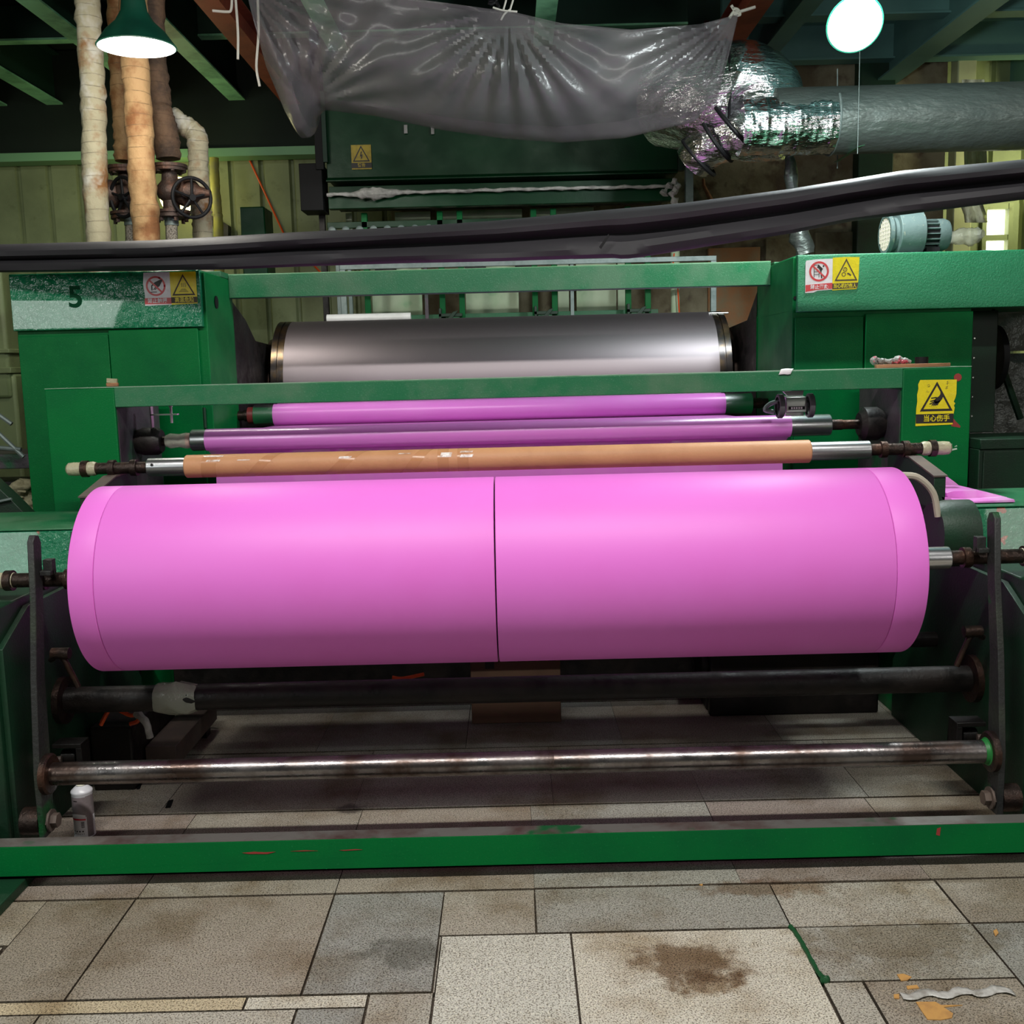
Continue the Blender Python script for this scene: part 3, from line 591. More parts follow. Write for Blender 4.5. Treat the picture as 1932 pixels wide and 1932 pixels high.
lb = thing('drive_cabinet', (2.6, 5.2, 0), 'dark green low drive cabinet beside the sticker post, under the belt guard', 'machine cabinet')
MB().box(2.265, 3.2, 5.0, 5.38, 0, 1.11).build('body', G['green_dark'], lb, bevel=.004)
MB().box(2.265, 3.22, 4.99, 5.39, 1.11, 1.16).build('top_ledge', G['green_dark'], lb, bevel=.004)
MB().box(2.285, 3.2, 4.992, 5.0, .0, 1.10).build('door', G['green_dark'], lb, bevel=.003)
cb = thing('housing_beam', (0, 5.6, 1.955), 'long green box beam joining the two drum housings above the drum', 'beam'); cb['kind'] = 'thing'
MB().box(-1.47, 1.385, 5.555, 5.64, 1.957, 2.078).build('beam_section', G['green_worn'], cb, bevel=.003)
MB().box(-1.47, 1.385, 5.557, 5.64, 2.078, 2.081).build('top_strip', G['gutter'], cb)
# web counter
ct = thing('length_counter', (1.245, 4.56, 1.30), 'small silver length counter between two black wheels, riding on the guide roller', 'counter')
CX, CY, CZ = 1.243, 4.535, 1.362
MB().prism([(4.52, 1.335), (4.515, 1.375), (4.525, 1.40), (4.58, 1.405), (4.585, 1.335)], 'x', CX - .043, CX + .045).build('counter_case', G['silver'], ct, bevel=.002)
mb = MB(); mb.box(CX - .032, CX + .036, 4.512, 4.5175, 1.346, 1.36); mb.build('display_slot', G['black'], ct)
mb = MB()
for k in range(5): mb.box(CX - .024 + k * .0105, CX - .017 + k * .0105, 4.511, 4.5125, 1.349, 1.357)
mb.build('digit_window', G['white'], ct)
MB().box(CX - .04, CX + .04, 4.54, 4.575, 1.318, 1.333).build('base_bracket', G['silver'], ct, bevel=.002)
for x in (CX - .078, CX + .053):
    wh = MB().lathe((x, CY, CZ), (1, 0, 0), [(0, .040), (0, .050), (.003, .053), (.020, .053), (.023, .050), (.023, .040)], 40, False); wh.lathe((x + .023, CY, CZ), (-1, 0, 0), [(0, .040), (.018, .038)], 40, False)
    wh = wh.build('wheel', G['tread'], ct)
    sp = MB().lathe((x + .004, CY, CZ), (1, 0, 0), [(0, .010), (.016, .010)], 14)
    for k in range(3):
        a = k * 2 * PI / 3 + .5; sp.tube([(x + .012, CY, CZ), (x + .012, CY + .040 * math.cos(a), CZ + .040 * math.sin(a))], .0045, 8)
    sp.build('wheel_spokes', G['black'], wh)
MB().prism([(CX - .03, 1.405), (CX - .05, 1.425), (CX + .04, 1.43), (CX + .035, 1.405)], 'y', 4.545, 4.56).build('mount_plate', G['silver'], ct)
MB().tube(spl([(CX - .055, 4.57, 1.385), (CX - .10, 4.58, 1.37), (CX - .12, 4.58, 1.345), (CX - .08, 4.58, 1.335)], 5), .010, 8).build('mount_arm', G['galv'], ct)

# ================================================================== SIGNS
def text_mesh(s, size, w=None):
    cu = bpy.data.curves.new('txt', 'FONT'); cu.body = s; cu.size = size; cu.align_x = 'CENTER'; cu.align_y = 'CENTER'; cu.offset = size * .018
    o = bpy.data.objects.new('txt', cu); COL.objects.link(o); bpy.context.view_layer.update()
    me = bpy.data.meshes.new_from_object(o.evaluated_get(bpy.context.evaluated_depsgraph_get()))
    vs = [v.co.copy() for v in me.vertices]; fs = [tuple(p.vertices) for p in me.polygons]
    bpy.data.objects.remove(o); bpy.data.curves.remove(cu); bpy.data.meshes.remove(me)
    if w:
        xs = [v.x for v in vs]; k = w / (max(xs) - min(xs)); vs = [Vector((v.x * k, v.y, 0)) for v in vs]
    return vs, fs
class SG:
    """a flat sticker facing the aisle: local x, z in sticker widths"""
    def __init__(s, name, org, w, label, cat='warning sign', rot=0, grp=None):
        s.o = Vector(org); s.w = w; s.t = thing(name, org, label, cat, grp); s.rot = rot
    def P(s, u, v, k): 
        c, d = math.cos(s.rot), math.sin(s.rot); return s.o + Vector(((u * c - v * d) * s.w, -.0008 - k * .0006, (u * d + v * c) * s.w))
    def poly(s, polys, k, name, m, label=None):
        mb = MB()
        for pts in polys:
            n = len(pts); mb.add([s.P(u, v, k) for u, v in pts] + [s.P(u, v, k) + Vector((0, .0005 + (.0004 if k == 0 else 0), 0)) for u, v in pts],
                                 [tuple(range(n)), tuple(range(2 * n - 1, n - 1, -1))] + [(i, (i + 1) % n, n + (i + 1) % n, n + i) for i in range(n)])
        return mb.build(name, G[m], s.t, label=label)
    def text(s, txt, u, v, size, k, m, w=None):
        vs, fs = text_mesh(txt, size, w); mb = MB(); mb.add([s.P(u + p.x, v + p.y, k) for p in vs], fs); return mb.build('lettering', G[m], s.t)
def rect(a, b, c, d): return [(a, c), (b, c), (b, d), (a, d)]
def ring(cx, cz, r0, r1, n=40):
    return [[(cx + r1 * math.cos(2 * PI * i / n), cz + r1 * math.sin(2 * PI * i / n)), (cx + r1 * math.cos(2 * PI * (i + 1) / n), cz + r1 * math.sin(2 * PI * (i + 1) / n)),
             (cx + r0 * math.cos(2 * PI * (i + 1) / n), cz + r0 * math.sin(2 * PI * (i + 1) / n)), (cx + r0 * math.cos(2 * PI * i / n), cz + r0 * math.sin(2 * PI * i / n))] for i in range(n)]
def bar(x0, z0, x1, z1, w):
    d = Vector((x1 - x0, z1 - z0)).normalized(); n = Vector((-d.y, d.x)) * w / 2
    return [(x0 - n.x, z0 - n.y), (x1 - n.x, z1 - n.y), (x1 + n.x, z1 + n.y), (x0 + n.x, z0 + n.y)]
def tri(cx, z0, w, h, t): # outlined triangle as three mitred bars
    O = [(cx - w / 2, z0), (cx + w / 2, z0), (cx, z0 + h)]; m = (cx, z0 + h * .36); k = 1 - t
    I = [(m[0] + (x - m[0]) * k, m[1] + (z - m[1]) * k) for x, z in O]
    return [[O[i], O[(i + 1) % 3], I[(i + 1) % 3], I[i]] for i in range(3)]
# 1 no touching (white and red) on the housing with the glossy cover
w1 = .128
s1 = SG('warning_sign', at(274, 577, 5.093), w1, 'white and red no touching sticker on the glossy cover, hand struck through')
s1.poly([[(0, 0), (1, .02), (1, 1.22), (.7, 1.235), (.02, 1.22), (-.02, .8), (.02, .4)]], 0, 'sticker_sheet', 'signwhite')
s1.poly([rect(0, 1.0, .05, .28)], 1, 'caption_band', 'signred')
s1.poly(ring(.45, .72, .30, .37), 1, 'ring', 'signred'); s1.poly([bar(.22, .94, .68, .48, .065)], 2, 'strike_bar', 'signred')
s1.poly([[(.30, .74), (.42, .86), (.66, .96), (.72, .93), (.60, .72), (.52, .66), (.40, .74)], bar(.30, .56, .30, .74, .04), bar(.30, .74, .38, .80, .04), bar(.36, .58, .44, .68, .03), bar(.42, .58, .48, .66, .03), bar(.24, .50, .48, .50, .028)], 1.5, 'pictogram', 'ink')
s1.text('禁止触摸', .48, .165, .19, 2, 'signwhite', .74)
# 2 hot surface
s2 = SG('warning_sign', at(324, 575, 5.093), w1 * .99, 'yellow high temperature sticker with heat waves, on the glossy cover')
s2.poly([[(0, .0), (.99, .03), (.985, 1.22), (0, 1.22)]], 0, 'sticker_sheet', 'yellow'); s2.poly([rect(0, .99, .06, .28)], 1, 'caption_band', 'ink_brown')
s2.poly(tri(.49, .34, .88, .80, .20), 1, 'triangle', 'ink_brown')
s2.poly([bar(.43 + k * .065 + a, .65 + b, .43 + k * .065 + c_, .65 + d, .016) for k in range(3) for a, b, c_, d in ((0, 0, .012, .05), (.012, .05, -.008, .10), (-.008, .10, .004, .15))] + [bar(.49 - q, .58 - .035 * i, .49 + q, .58 - .035 * i, .014) for i, q in enumerate((.08, .115, .15, .185))], 1, 'pictogram', 'ink_brown')
s2.text('高温危险', .50, .165, .20, 2, 'yellow', .74)
# 3 no climbing
s3 = SG('warning_sign', at(1519, 553, 5.093), .131, 'white and red no climbing sticker on the linty cover, figure on ladder struck through')
s3.poly([[(.0, 0), (.3, .01), (.45, .07), (1, .10), (1, 1.22), (.4, 1.21), (.03, 1.17), (0, 1.1)]], 0, 'sticker_sheet', 'signwhite')
s3.poly([[(.01, .04), (.4, .10), (1, .13), (1, .35), (.01, .29)]], 1, 'caption_band', 'signred')
s3.poly(ring(.50, .77, .29, .365), 1, 'ring', 'signred'); s3.poly([bar(.26, .98, .72, .55, .06)], 2, 'strike_bar', 'signred')
s3.poly([ring(.66, .96, 0, .032)[i] for i in range(40)] + [[(.48, 1.02), (.64, .86), (.56, .74), (.50, .86), (.42, .92)], bar(.32, .56, .32, .98, .02), bar(.50, .56, .50, .80, .02), bar(.32, .66, .50, .66, .018), bar(.32, .76, .50, .76, .018), bar(.32, 1.0, .5, 1.0, .02), bar(.57, .76, .60, .52, .04)], 1.5, 'pictogram', 'ink')
s3.text('禁止攀爬', .52, .20, .17, 2, 'signwhite', .68)
# 4 beware of machinery
s4 = SG('warning_sign', at(1570, 549, 5.093), .129, 'yellow caution sticker with two rollers catching a hand, on the linty cover')
s4.poly([[(0, .02), (.9, .05), (.95, .12), (.98, .5), (1, 1.22), (.5, 1.235), (0, 1.22)]], 0, 'sticker_sheet', 'yellow'); s4.poly([[(0, .06), (.93, .09), (.97, .29), (0, .27)]], 1, 'caption_band', 'ink_brown')
s4.poly(tri(.51, .36, .86, .82, .18), 1, 'triangle', 'ink_brown')
s4.poly(ring(.47, .78, .055, .08, 20) + ring(.47, .78, 0, .02, 12) + ring(.42, .60, .055, .08, 20) + [[(.54, .62), (.60, .58), (.68, .53), (.70, .58), (.62, .64), (.57, .66)]], 1, 'pictogram', 'ink_brown')
s4.text('当心机械伤人', .47, .17, .17, 2, 'yellow', .86)
# 5 mind your hands, on the portal post
s5 = SG('warning_sign', at(1727, 804, 4.398), .166, 'large yellow sticker with black hand in triangle, torn edges, on the portal post')
s5.poly([[(.0, 0), (.95, .02), (.955, .06), (.97, .30), (.99, .45), (.97, .50), (1.0, .56), (.96, .60), (1.0, .70), (1.02, .80), (1.02, 1.16), (.09, 1.17), (.04, 1.06), (.05, .95), (.02, .80), (.03, .62), (.01, .45)]], 0, 'sticker_sheet', 'yellow')
s5.poly([rect(.005, .965, .065, .30)], 1, 'caption_band', 'ink'); s5.poly(tri(.52, .37, .84, .75, .21), 1, 'triangle', 'ink')
s5.poly([[(.61, .86), (.70, .78), (.66, .68), (.60, .60), (.50, .56), (.45, .62), (.50, .70), (.58, .75), (.61, .80)], bar(.38, .70, .52, .72, .03), bar(.36, .62, .50, .66, .03), bar(.34, .55, .48, .62, .028), bar(.40, .52, .50, .62, .03), bar(.445, .51, .53, .62, .028), bar(.49, .51, .56, .62, .028), bar(.53, .52, .60, .64, .03)]
        + [bar(.34 + .045 * k, .495 - .006 * k, .35 + .045 * k, .49 - .006 * k, .01) for k in range(5)], 1.5, 'pictogram', 'ink')
s5.text('当心伤手', .53, .18, .18, 2, 'yellow', .66)
s5.poly([bar(.27, 1.03, .33, 1.06, .008), bar(.28, 1.0, .34, 1.0, .008), bar(.3, .98, .34, 1.03, .008), bar(.27, .90, .27, .85, .007), bar(.29, .86, .33, .87, .007), bar(.76, 1.10, .80, 1.13, .008), bar(.75, 1.06, .82, 1.08, .008), bar(.78, 1.03, .79, 1.12, .008), bar(.74, .97, .80, .99, .008), bar(.76, .92, .78, 1.0, .008), bar(.73, .94, .80, .95, .008)], 1, 'handwriting', 'ink_brown')
# 6 electric shock sign on the hood
s6 = SG('warning_sign', at(664, 320, 7.99), .153, 'small dirty yellow electric shock sticker with lightning bolt, on the dark hood')
s6.poly([rect(0, .97, .0, 1.15)], 0, 'sticker_sheet', 'yellow_dull'); s6.poly([rect(-.01, .98, .06, .31)], 1, 'caption_band', 'ink')
s6.poly(tri(.48, .36, .84, .76, .22), 1, 'triangle', 'ink'); s6.poly([[(.47, .84), (.53, .84), (.48, .68), (.55, .72), (.52, .50), (.46, .50), (.48, .62), (.41, .60)]], 1, 'pictogram', 'ink')
s6.text('警告', .48, .185, .19, 2, 'yellow_dull', .38)
# scratched number in the cover paint
vs, fs = text_mesh('5', .15); p = at(142, 562, 5.0938); mb = MB(); mb.add([p + Vector((v.x * 1.0, -.001, v.y * .95)) for v in vs], fs)
mb.build('scratched_number', mat('scratched_green', (.002, .05, .02), .7, spec=.1), hl, label='number 5 scratched in the paint')
vs, fs = text_mesh('2', .15); p = at(108, 566, 5.0938); mb = MB(); mb.add([p + Vector((v.x, -.001, v.y * .5 - .01)) for v in vs], fs) if False else None

# ================================================================== HOOD AND REAR FRAME
hd = thing('fume_hood', (0, 8.4, 2.76), 'big dark green hood with ledges below, hanging behind the plastic sheet', 'hood')
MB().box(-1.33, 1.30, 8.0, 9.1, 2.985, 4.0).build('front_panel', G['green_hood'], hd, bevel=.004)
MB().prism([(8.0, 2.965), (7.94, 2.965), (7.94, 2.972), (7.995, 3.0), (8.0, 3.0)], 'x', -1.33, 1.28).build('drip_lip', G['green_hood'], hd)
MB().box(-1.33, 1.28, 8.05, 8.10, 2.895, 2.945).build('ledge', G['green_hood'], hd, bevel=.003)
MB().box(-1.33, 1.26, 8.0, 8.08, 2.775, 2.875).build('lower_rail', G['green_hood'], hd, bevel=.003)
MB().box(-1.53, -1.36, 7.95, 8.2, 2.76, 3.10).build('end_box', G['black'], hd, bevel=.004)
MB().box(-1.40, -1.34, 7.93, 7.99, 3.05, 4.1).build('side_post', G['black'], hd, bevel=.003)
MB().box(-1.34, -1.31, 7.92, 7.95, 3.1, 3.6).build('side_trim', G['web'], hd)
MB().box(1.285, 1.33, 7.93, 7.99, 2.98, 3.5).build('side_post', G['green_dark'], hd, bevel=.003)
MB().prism([(1.335, 7.90), (1.39, 7.90), (1.39, 7.906), (1.341, 7.906), (1.341, 7.96), (1.335, 7.96)], 'z', 2.62, 3.45).build('angle_post', G['galv'], hd, label='bare galvanised angle')
MB().box(-.74, -.715, 7.97, 7.975, 3.30, 3.36).box(-.54, -.517, 7.97, 7.975, 3.29, 3.345).build('cloth_tab', G['rag'], hd)
rf = thing('roller_rack_frame', (0, 8.3, 1.5), 'green rack of posts and rails with pale paint-spattered boards, below the hood', 'rack')
for x in (615, 694, 835, 872, 1010, 1047, 1186, 1223):
    p = at(x, 580, 8.2); MB().box(p.x - .022, p.x + .022, 8.2, 8.25, 0, 2.77).build('post', G['green'] if x not in (615,) else G['blackmetal'], rf, bevel=.002)
for x in (1080, 640, 662, 805):
    p = at(x, 580, 8.1); MB().box(p.x - .014, p.x + .014, 8.1, 8.14, 0, 2.50).build('post', G['galv'] if x != 805 else G['plategrey'], rf, bevel=.002)
MB().box(-1.38, 1.25, 8.2, 8.24, 2.66, 2.705).build('rail', G['green_hood'], rf, bevel=.002)
MB().box(-1.1, 1.2, 8.42, 8.46, 1.93, 2.0).build('rail', G['green_worn'], rf, bevel=.002)
MB().box(-1.33, 1.25, 8.3, 8.6, 2.84, 2.96).build('dark_duct', G['blackmetal'], hd)
for x0, x1 in ((703, 797), (879, 979), (1053, 1074), (1088, 1163), (1166, 1180)):
    a = at(x0, 580, 8.6); b = at(x1, 580, 8.6); MB().box(a.x, b.x, 8.6, 8.63, 2.0, 2.40).build('pale_board', G['glasspale'], rf, bevel=.002, label='pale board with green overspray')
for x0, x1 in ((652, 664), (745, 812), (832, 985), (1000, 1120)):
    a = at(x0, 410, 8.6); b = at(x1, 410, 8.6); MB().box(a.x, b.x, 8.6, 8.63, 2.62, 2.83).build('pale_board', G['glasspale'], rf, bevel=.002, label='pale board seen through the upper gap')
for x in (850, 1030, 1205):
    p = at(x, 584, 8.15); MB().box(p.x - .09, p.x + .09, 8.12, 8.19, 1.965, 1.99).box(p.x - .09, p.x - .07, 8.12, 8.19, 1.93, 2.03).prism([(p.x - .04, 1.93), (p.x + .02, 2.0), (p.x + .06, 2.01), (p.x + .0, 1.93)], 'y', 8.10, 8.118).build('bracket', G['green_dark'], rf, bevel=.002)
for x in (735, 905, 1000): 
    p = at(x, 500, 8.5); MB().box(p.x - .12, p.x + .05, 8.5, 8.55, 2.2, 2.42).build('dark_block', G['blackmetal'], rf)
for k in range(8):
    p = at(628 + k * 26, 436 - k * .6, 8.0)
    o = MB().lathe((p.x, 7.95, p.z), (0, 1, 0), [(0, .02), (.004, .028), (.12, .028)], 16).build('idler_roller', G['galv'], rf)
gf = thing('pipe_stand', (.6, 7.7, 1.6), 'thin galvanised square-tube stand in front of the rack, its corner bare', 'stand')
a = at(640, 498, 7.6); b = at(1352, 482, 7.6)
MB().box(a.x, b.x, 7.6, 7.63, b.z - .035, b.z).build('rail', G['galv'], gf, bevel=.002)
MB().box(b.x - .04, b.x, 7.6, 7.64, 0, b.z - .035).build('post', G['galv'], gf, bevel=.002); MB().box(a.x, a.x + .04, 7.6, 7.64, 0, b.z - .035).build('post', G['galv'], gf, bevel=.002)
p = at(1274, 530, 8.3); o = MB().lathe((p.x, 8.3, 0), (0, 0, 1), [(0, .035), (2.45, .035)], 16).build('plastic_pipe', G['glasspale'], None); tag(o, 'pale upright plastic pipe with an orange wire on it, right of the rack', 'pipe')
o = MB().tube([at(1272, 478, 8.2), at(1270, 495, 8.2), at(1278, 530, 8.2), at(1282, 600, 8.2)], .006, 6).build('orange_wire', G['orange'], None); tag(o, 'thin orange wire running down the pale plastic pipe', 'wire')
o = MB().tube([at(470, 300, 9.49), at(535, 440, 9.49), at(620, 530, 9.49)], .009, 6).build('orange_wire', G['orange'], None); tag(o, 'thin orange wire slanting across the corrugated wall', 'wire')
o = MB().tube([at(1327, 337, 9.22), at(1328, 350, 9.22), at(1341, 376, 9.22), at(1345, 395, 9.22)], [.012, .014, .02, .022], 8).build('wooden_stick', G['wood'], None); tag(o, 'small brown stick hanging below the foil duct branch', 'stick')
a = at(617, 598, 6.75); b = at(775, 596, 6.75)
o = MB().lathe((a.x, 6.75, 1.899), (1, 0, 0), [(0, .02), (0, .028), (b.x - a.x, .028), (b.x - a.x, .02)], 20).build('plastic_tube', G['white'], None); tag(o, 'short white tube lying above the steel drum', 'tube')
# twisted plastic rope along the hood
pts = []; rs = []
for i in range(90):
    t = i / 89; x = -1.33 + t * 2.56; z = 2.868 + .018 * math.sin(t * 3) * .4 + .002 * math.sin(t * 60)
    pts.append((x, 7.945 + .006 * math.cos(t * 90), z)); rs.append(.012 + .002 * math.sin(t * 140) + (.034 * math.exp(-((t - .14) / .055) ** 2)))
o = MB().tube(pts, rs, 10, wob=.4).build('twisted_plastic_rope', G['rag'], None); tag(o, 'twisted white plastic strip tied along the green hood ledge', 'rope')
pts = [at(x, y, 7.88) for x, y in ((1250, 368), (1262, 350), (1275, 343), (1278, 356), (1268, 362), (1272, 378), (1285, 395))]
o = MB().tube(spl(pts, 6), [.02 + .012 * math.sin(i * 1.3) for i in range(37)], 10, wob=.6).build('rag_knot', G['rag'], None); tag(o, 'knotted grey white rag at the end of the twisted plastic strip', 'rag')
# hanging plastic sheet
TT = [(0, 462, -30), (.13, 520, -22), (.3, 700, -14), (.42, 800, 0), (.53, 948, 20), (.56, 966, 22), (.65, 1060, 44), (.78, 1190, 56), (.9, 1320, 46), (1, 1393, 27)]
BB = [(0, 503, 128), (.04, 535, 205), (.065, 556, 244), (.085, 574, 243), (.10, 583, 205), (.13, 600, 190), (.25, 700, 203), (.4, 830, 232), (.53, 950, 250), (.65, 1060, 259), (.78, 1180, 252), (.88, 1265, 233), (1, 1345, 215)]
TIES = [(462, -30, 13), (957, 20, 11), (1395, 25, 17), (575, 200, 9)]
rows = []
NU, NV = 150, 46
for j in range(NV + 1):
    r = []; v = j / NV
    for i in range(NU + 1):
        u = i / NU; tx, ty = interp(TT, u); bx, by = interp(BB, u); vv = min(1, v / .86)
        x = tx + (bx - tx) * vv; y_ = ty + (by - ty) * (vv ** .92); Yd = 6.34 + .30 * vv - .16 * math.sin(PI * vv) - .05 * math.sin(PI * u)
        for a, b, n_t in TIES:
            d = math.hypot(x - a, y_ - b); an = math.atan2(y_ - b, x - a)
            Yd += min(1, (d / 90) ** 1.5) * .020 * math.exp(-((d - 100) / 140) ** 2) * math.sin(an * n_t * 2.2 + a) 
        Yd += .03 * noise.noise(Vector((x * .006, y_ * .014, 3)))
        p = at(x, y_, Yd)
        if v > .86:
            k = (v - .86) / .14; p = p + Vector((0, (.12 + .4 * (1 - u)) * k, -.03 * math.sin(PI * k) + .12 * k * k))
        r.append(p)
    rows.append(r)
o = MB().grid(rows).build('plastic_sheet', G['plastic'], None, solid=.002); tag(o, 'large dusty translucent plastic sheet slung under the ceiling in front of the hood', 'plastic sheet')
def strands(name, label, lst, r=.006, m='string', Y=6.6):
    t = thing(name, at(*lst[0][0], Y), label, 'string')
    for q in lst: MB().tube(spl([at(x, y_, Y) for x, y_ in q], 5), r, 6).build('strand', G[m], t)
    return t
strands('tie_string', 'white strings knotted at the middle of the plastic sheet', [[(930, 14), (950, 20), (976, 22)], [(945, 38), (952, 26), (962, 18)], [(955, 0), (950, 18)], [(968, 0), (962, 20)]])
strands('tie_string', 'white string knotted at the sheet corner by the foil elbow', [[(1376, 34), (1385, 22), (1395, 22), (1425, 13)], [(1380, 10), (1388, 24), (1394, 30)], [(1382, 16), (1392, 18), (1396, 28), (1384, 26)]], .009)
strands('tie_string', 'loose white strings hanging beside the gathered end of the sheet', [[(401, 20), (428, 22), (436, 18), (438, -10)], [(444, -10), (449, 60), (449, 112)], [(486, -10), (488, 60), (484, 125), (490, 163)]], .008)
# coil hose above middle tie
pts = [at(925 + 9 * math.cos(k * .9) + k * .5, -18 + 2.4 * k * .9 + 6 * math.sin(k * .9), 6.9) for k in range(24)]
o = MB().tube(pts, .012, 6).build('coiled_hose', G['black'], None); tag(o, 'dark coiled hose above the middle tie of the sheet', 'hose')

# ================================================================== FOIL DUCTS
du = thing('foil_duct', (2.4, 6.5, 2.8), 'thick horizontal duct, dusty foil with a shiny sleeve, running off to the side wall', 'duct')
MB().lathe((1.62, 6.55, 3.0), (1, 0, 0), [(0, .16), (.01, .195), (2.2, .198), (2.205, .203), (2.23, .203), (2.235, .198), (5.6, .198)], 64).build('duct_pipe', G['foil_dull'], du)
rows = []
for i in range(50):
    t = i / 49; x = 1.42 + t * .56; r = []
    for k in range(65):
        a = 2 * PI * k / 64; e = .014 * (noise.noise(Vector((x * 9, math.cos(a) * 2.2, math.sin(a) * 2.2))) + .5 * noise.noise(Vector((x * 30, math.cos(a) * 6, math.sin(a) * 6))))
        rr = .165 + e * .8 + .004 * (abs((t * 6) % 1 - .5) < .08); r.append(Vector((x, 6.5 + rr * math.cos(a), 2.965 + rr * math.sin(a))))
    rows.append(r)
MB().grid(rows).build('foil_sleeve', G['foil'], du, label='shiny crinkled foil sleeve')
for y_ in (6.34,): MB().tube(spl([(1.99, 6.55 + .2 * math.cos(a), 3.0 + .2 * math.sin(a)) for a in [k * PI / 10 for k in range(8, 22)]], 2), .008, 6).build('strap', G['galv'], du)
MB().tube([at(1623, 60, 6.34), at(1618, 290, 6.34)], .0025, 6).tube([at(1580, 130, 6.8), at(1580, 318, 6.8)], .004, 6).build('hanger_rod', G['galv'], du)
a = at(1625, 277, 6.34); b = at(1578, 307, 6.80)
MB().prism([(a.x - .02, a.z), (a.x + .02, a.z + .01), (b.x + .02, b.z + .01), (b.x - .02, b.z)], 'y', 6.33, 6.80).build('hanger_bar', G['green_worn'], du)
el = thing('foil_elbow', (1.5, 6.55, 2.8), 'fat crinkled foil elbow between the plastic sheet and the horizontal duct', 'duct')
def foiltube(path, rad, amp=.05, n=56, sub=6):
    P = spl(path, sub); m = len(P); rs = [interp(rad, i / (m - 1))[0] for i in range(m)]
    mb = MB().tube(P, rs, n, caps=True)
    for v in mb.v:
        d = noise.noise(v * 7) + .6 * noise.noise(v * 19) + .35 * noise.noise(v * 45)
        c_ = min(P, key=lambda q: (q - v).length_squared); v += (v - c_).normalized() * d * amp
    return mb
foiltube([at(1250, 185, 7.1), at(1310, 185, 6.95), at(1365, 187, 6.85), at(1415, 192, 6.78), at(1438, 215, 6.7), at(1440, 240, 6.62)], [(0, .30), (.35, .335), (.55, .345), (.8, .27), (1, .19)], .007, 72, 8).build('elbow_shell', G['foil'], el)
def ringpts(c, nrm, r, n=28):
    q = Vector(nrm).to_track_quat('Z', 'Y').to_matrix(); return [Vector(c) + q @ Vector((r * math.cos(2 * PI * k / n), r * math.sin(2 * PI * k / n), 0)) for k in range(n + 1)]
MB().tube(ringpts(at(1366, 187, 6.85), (1, -.1, 0), .345), .010, 6).build('seam_band', G['black'], el)
bd = thing('foil_branch_duct', (1.3, 6.9, 2.65), 'dented foil branch duct with black clamp rings, bending down to the hood side', 'duct')
foiltube([at(1475, 245, 6.55), at(1430, 250, 6.62), at(1385, 252, 6.7), at(1340, 272, 6.8), at(1308, 305, 6.9)], [(0, .17), (.4, .165), (1, .125)], .014, 48, 8).build('branch_shell', G['foil'], bd)
for (x, y_, Y), r, nv in (((1385, 240, 6.62), .175, (1, -.5, .9)), ((1352, 262, 6.75), .165, (1, -.5, .7)), ((1318, 297, 6.88), .15, (1, -.5, .9))):
    MB().tube(ringpts(at(x, y_, Y), nv, r), .013, 8).build('clamp_ring', G['black'], bd)
pts = [at(1475, 262, 6.75), at(1485, 285, 6.9), at(1492, 330, 6.95), at(1500, 380, 7), at(1508, 430, 7), at(1518, 480, 7.0)]
o = foiltube(pts, [(0, .02), (.5, .04), (1, .06)], .03, 16, 5).build('foil_hose', G['foil_dull'], None); tag(o, 'thin dark foil-wrapped hose dropping behind the black film', 'hose')

# ================================================================== WRAPPED PIPES AND VALVES
def wpipe(name, label, px, Y, r, m, seed, dY=0):
    P = spl([at(x, y_, Y + dY * i) for i, (x, y_) in enumerate(px)], 10)
    mb = MB(); n = len(P); rs = []
    for i in range(n): rs.append(r * (1 + .07 * ((i * 1.0) % 3 / 3) + .10 * noise.noise(Vector((i * .35, seed, 0)))))
    mb.tube(P, rs, 20, wob=.12, seed=seed)
    o = mb.build(name, G[m], None); tag(o, label, 'pipe'); return o
wpipe('wrapped_pipe', 'pale bandage-wrapped upright pipe, outermost and lightest of the cluster', [(163, -40), (168, 60), (176, 180), (178, 270), (180, 360), (187, 470), (190, 560), (195, 900)], 6.25, .068, 'wrap', 1)
wpipe('wrapped_pipe', 'orange-brown wrapped upright pipe standing in front of the two valves', [(250, -40), (254, 100), (262, 220), (268, 330), (277, 450), (280, 560), (285, 900)], 6.15, .074, 'wrap_brown', 2)
wpipe('wrapped_pipe', 'dark brown wrapped pipe ending on the half hidden valve', [(222, -40), (226, 90), (231, 180), (236, 250), (238, 305)], 6.55, .066, 'wrap_brown', 3)
wpipe('wrapped_pipe', 'sooty wrapped pipe ending on the valve with the large open handwheel', [(286, -40), (288, 90), (296, 170), (302, 215), (312, 250), (318, 300)], 6.55, .075, 'wrap_dark', 4)
wpipe('wrapped_pipe', 'bent wrapped branch pipe turning down beside the handwheel', [(322, 218), (345, 236), (368, 252), (374, 280), (374, 330), (378, 390), (382, 430), (384, 540), (388, 900)], 6.8, .062, 'wrap', 5)
wpipe('yellow_pipe', 'thin yellow upright pipe against the corrugated wall', [(404, 298), (406, 350), (410, 400), (413, 460), (420, 900), (425, 1060)], 9.0, .038, 'yellowpipe', 6)
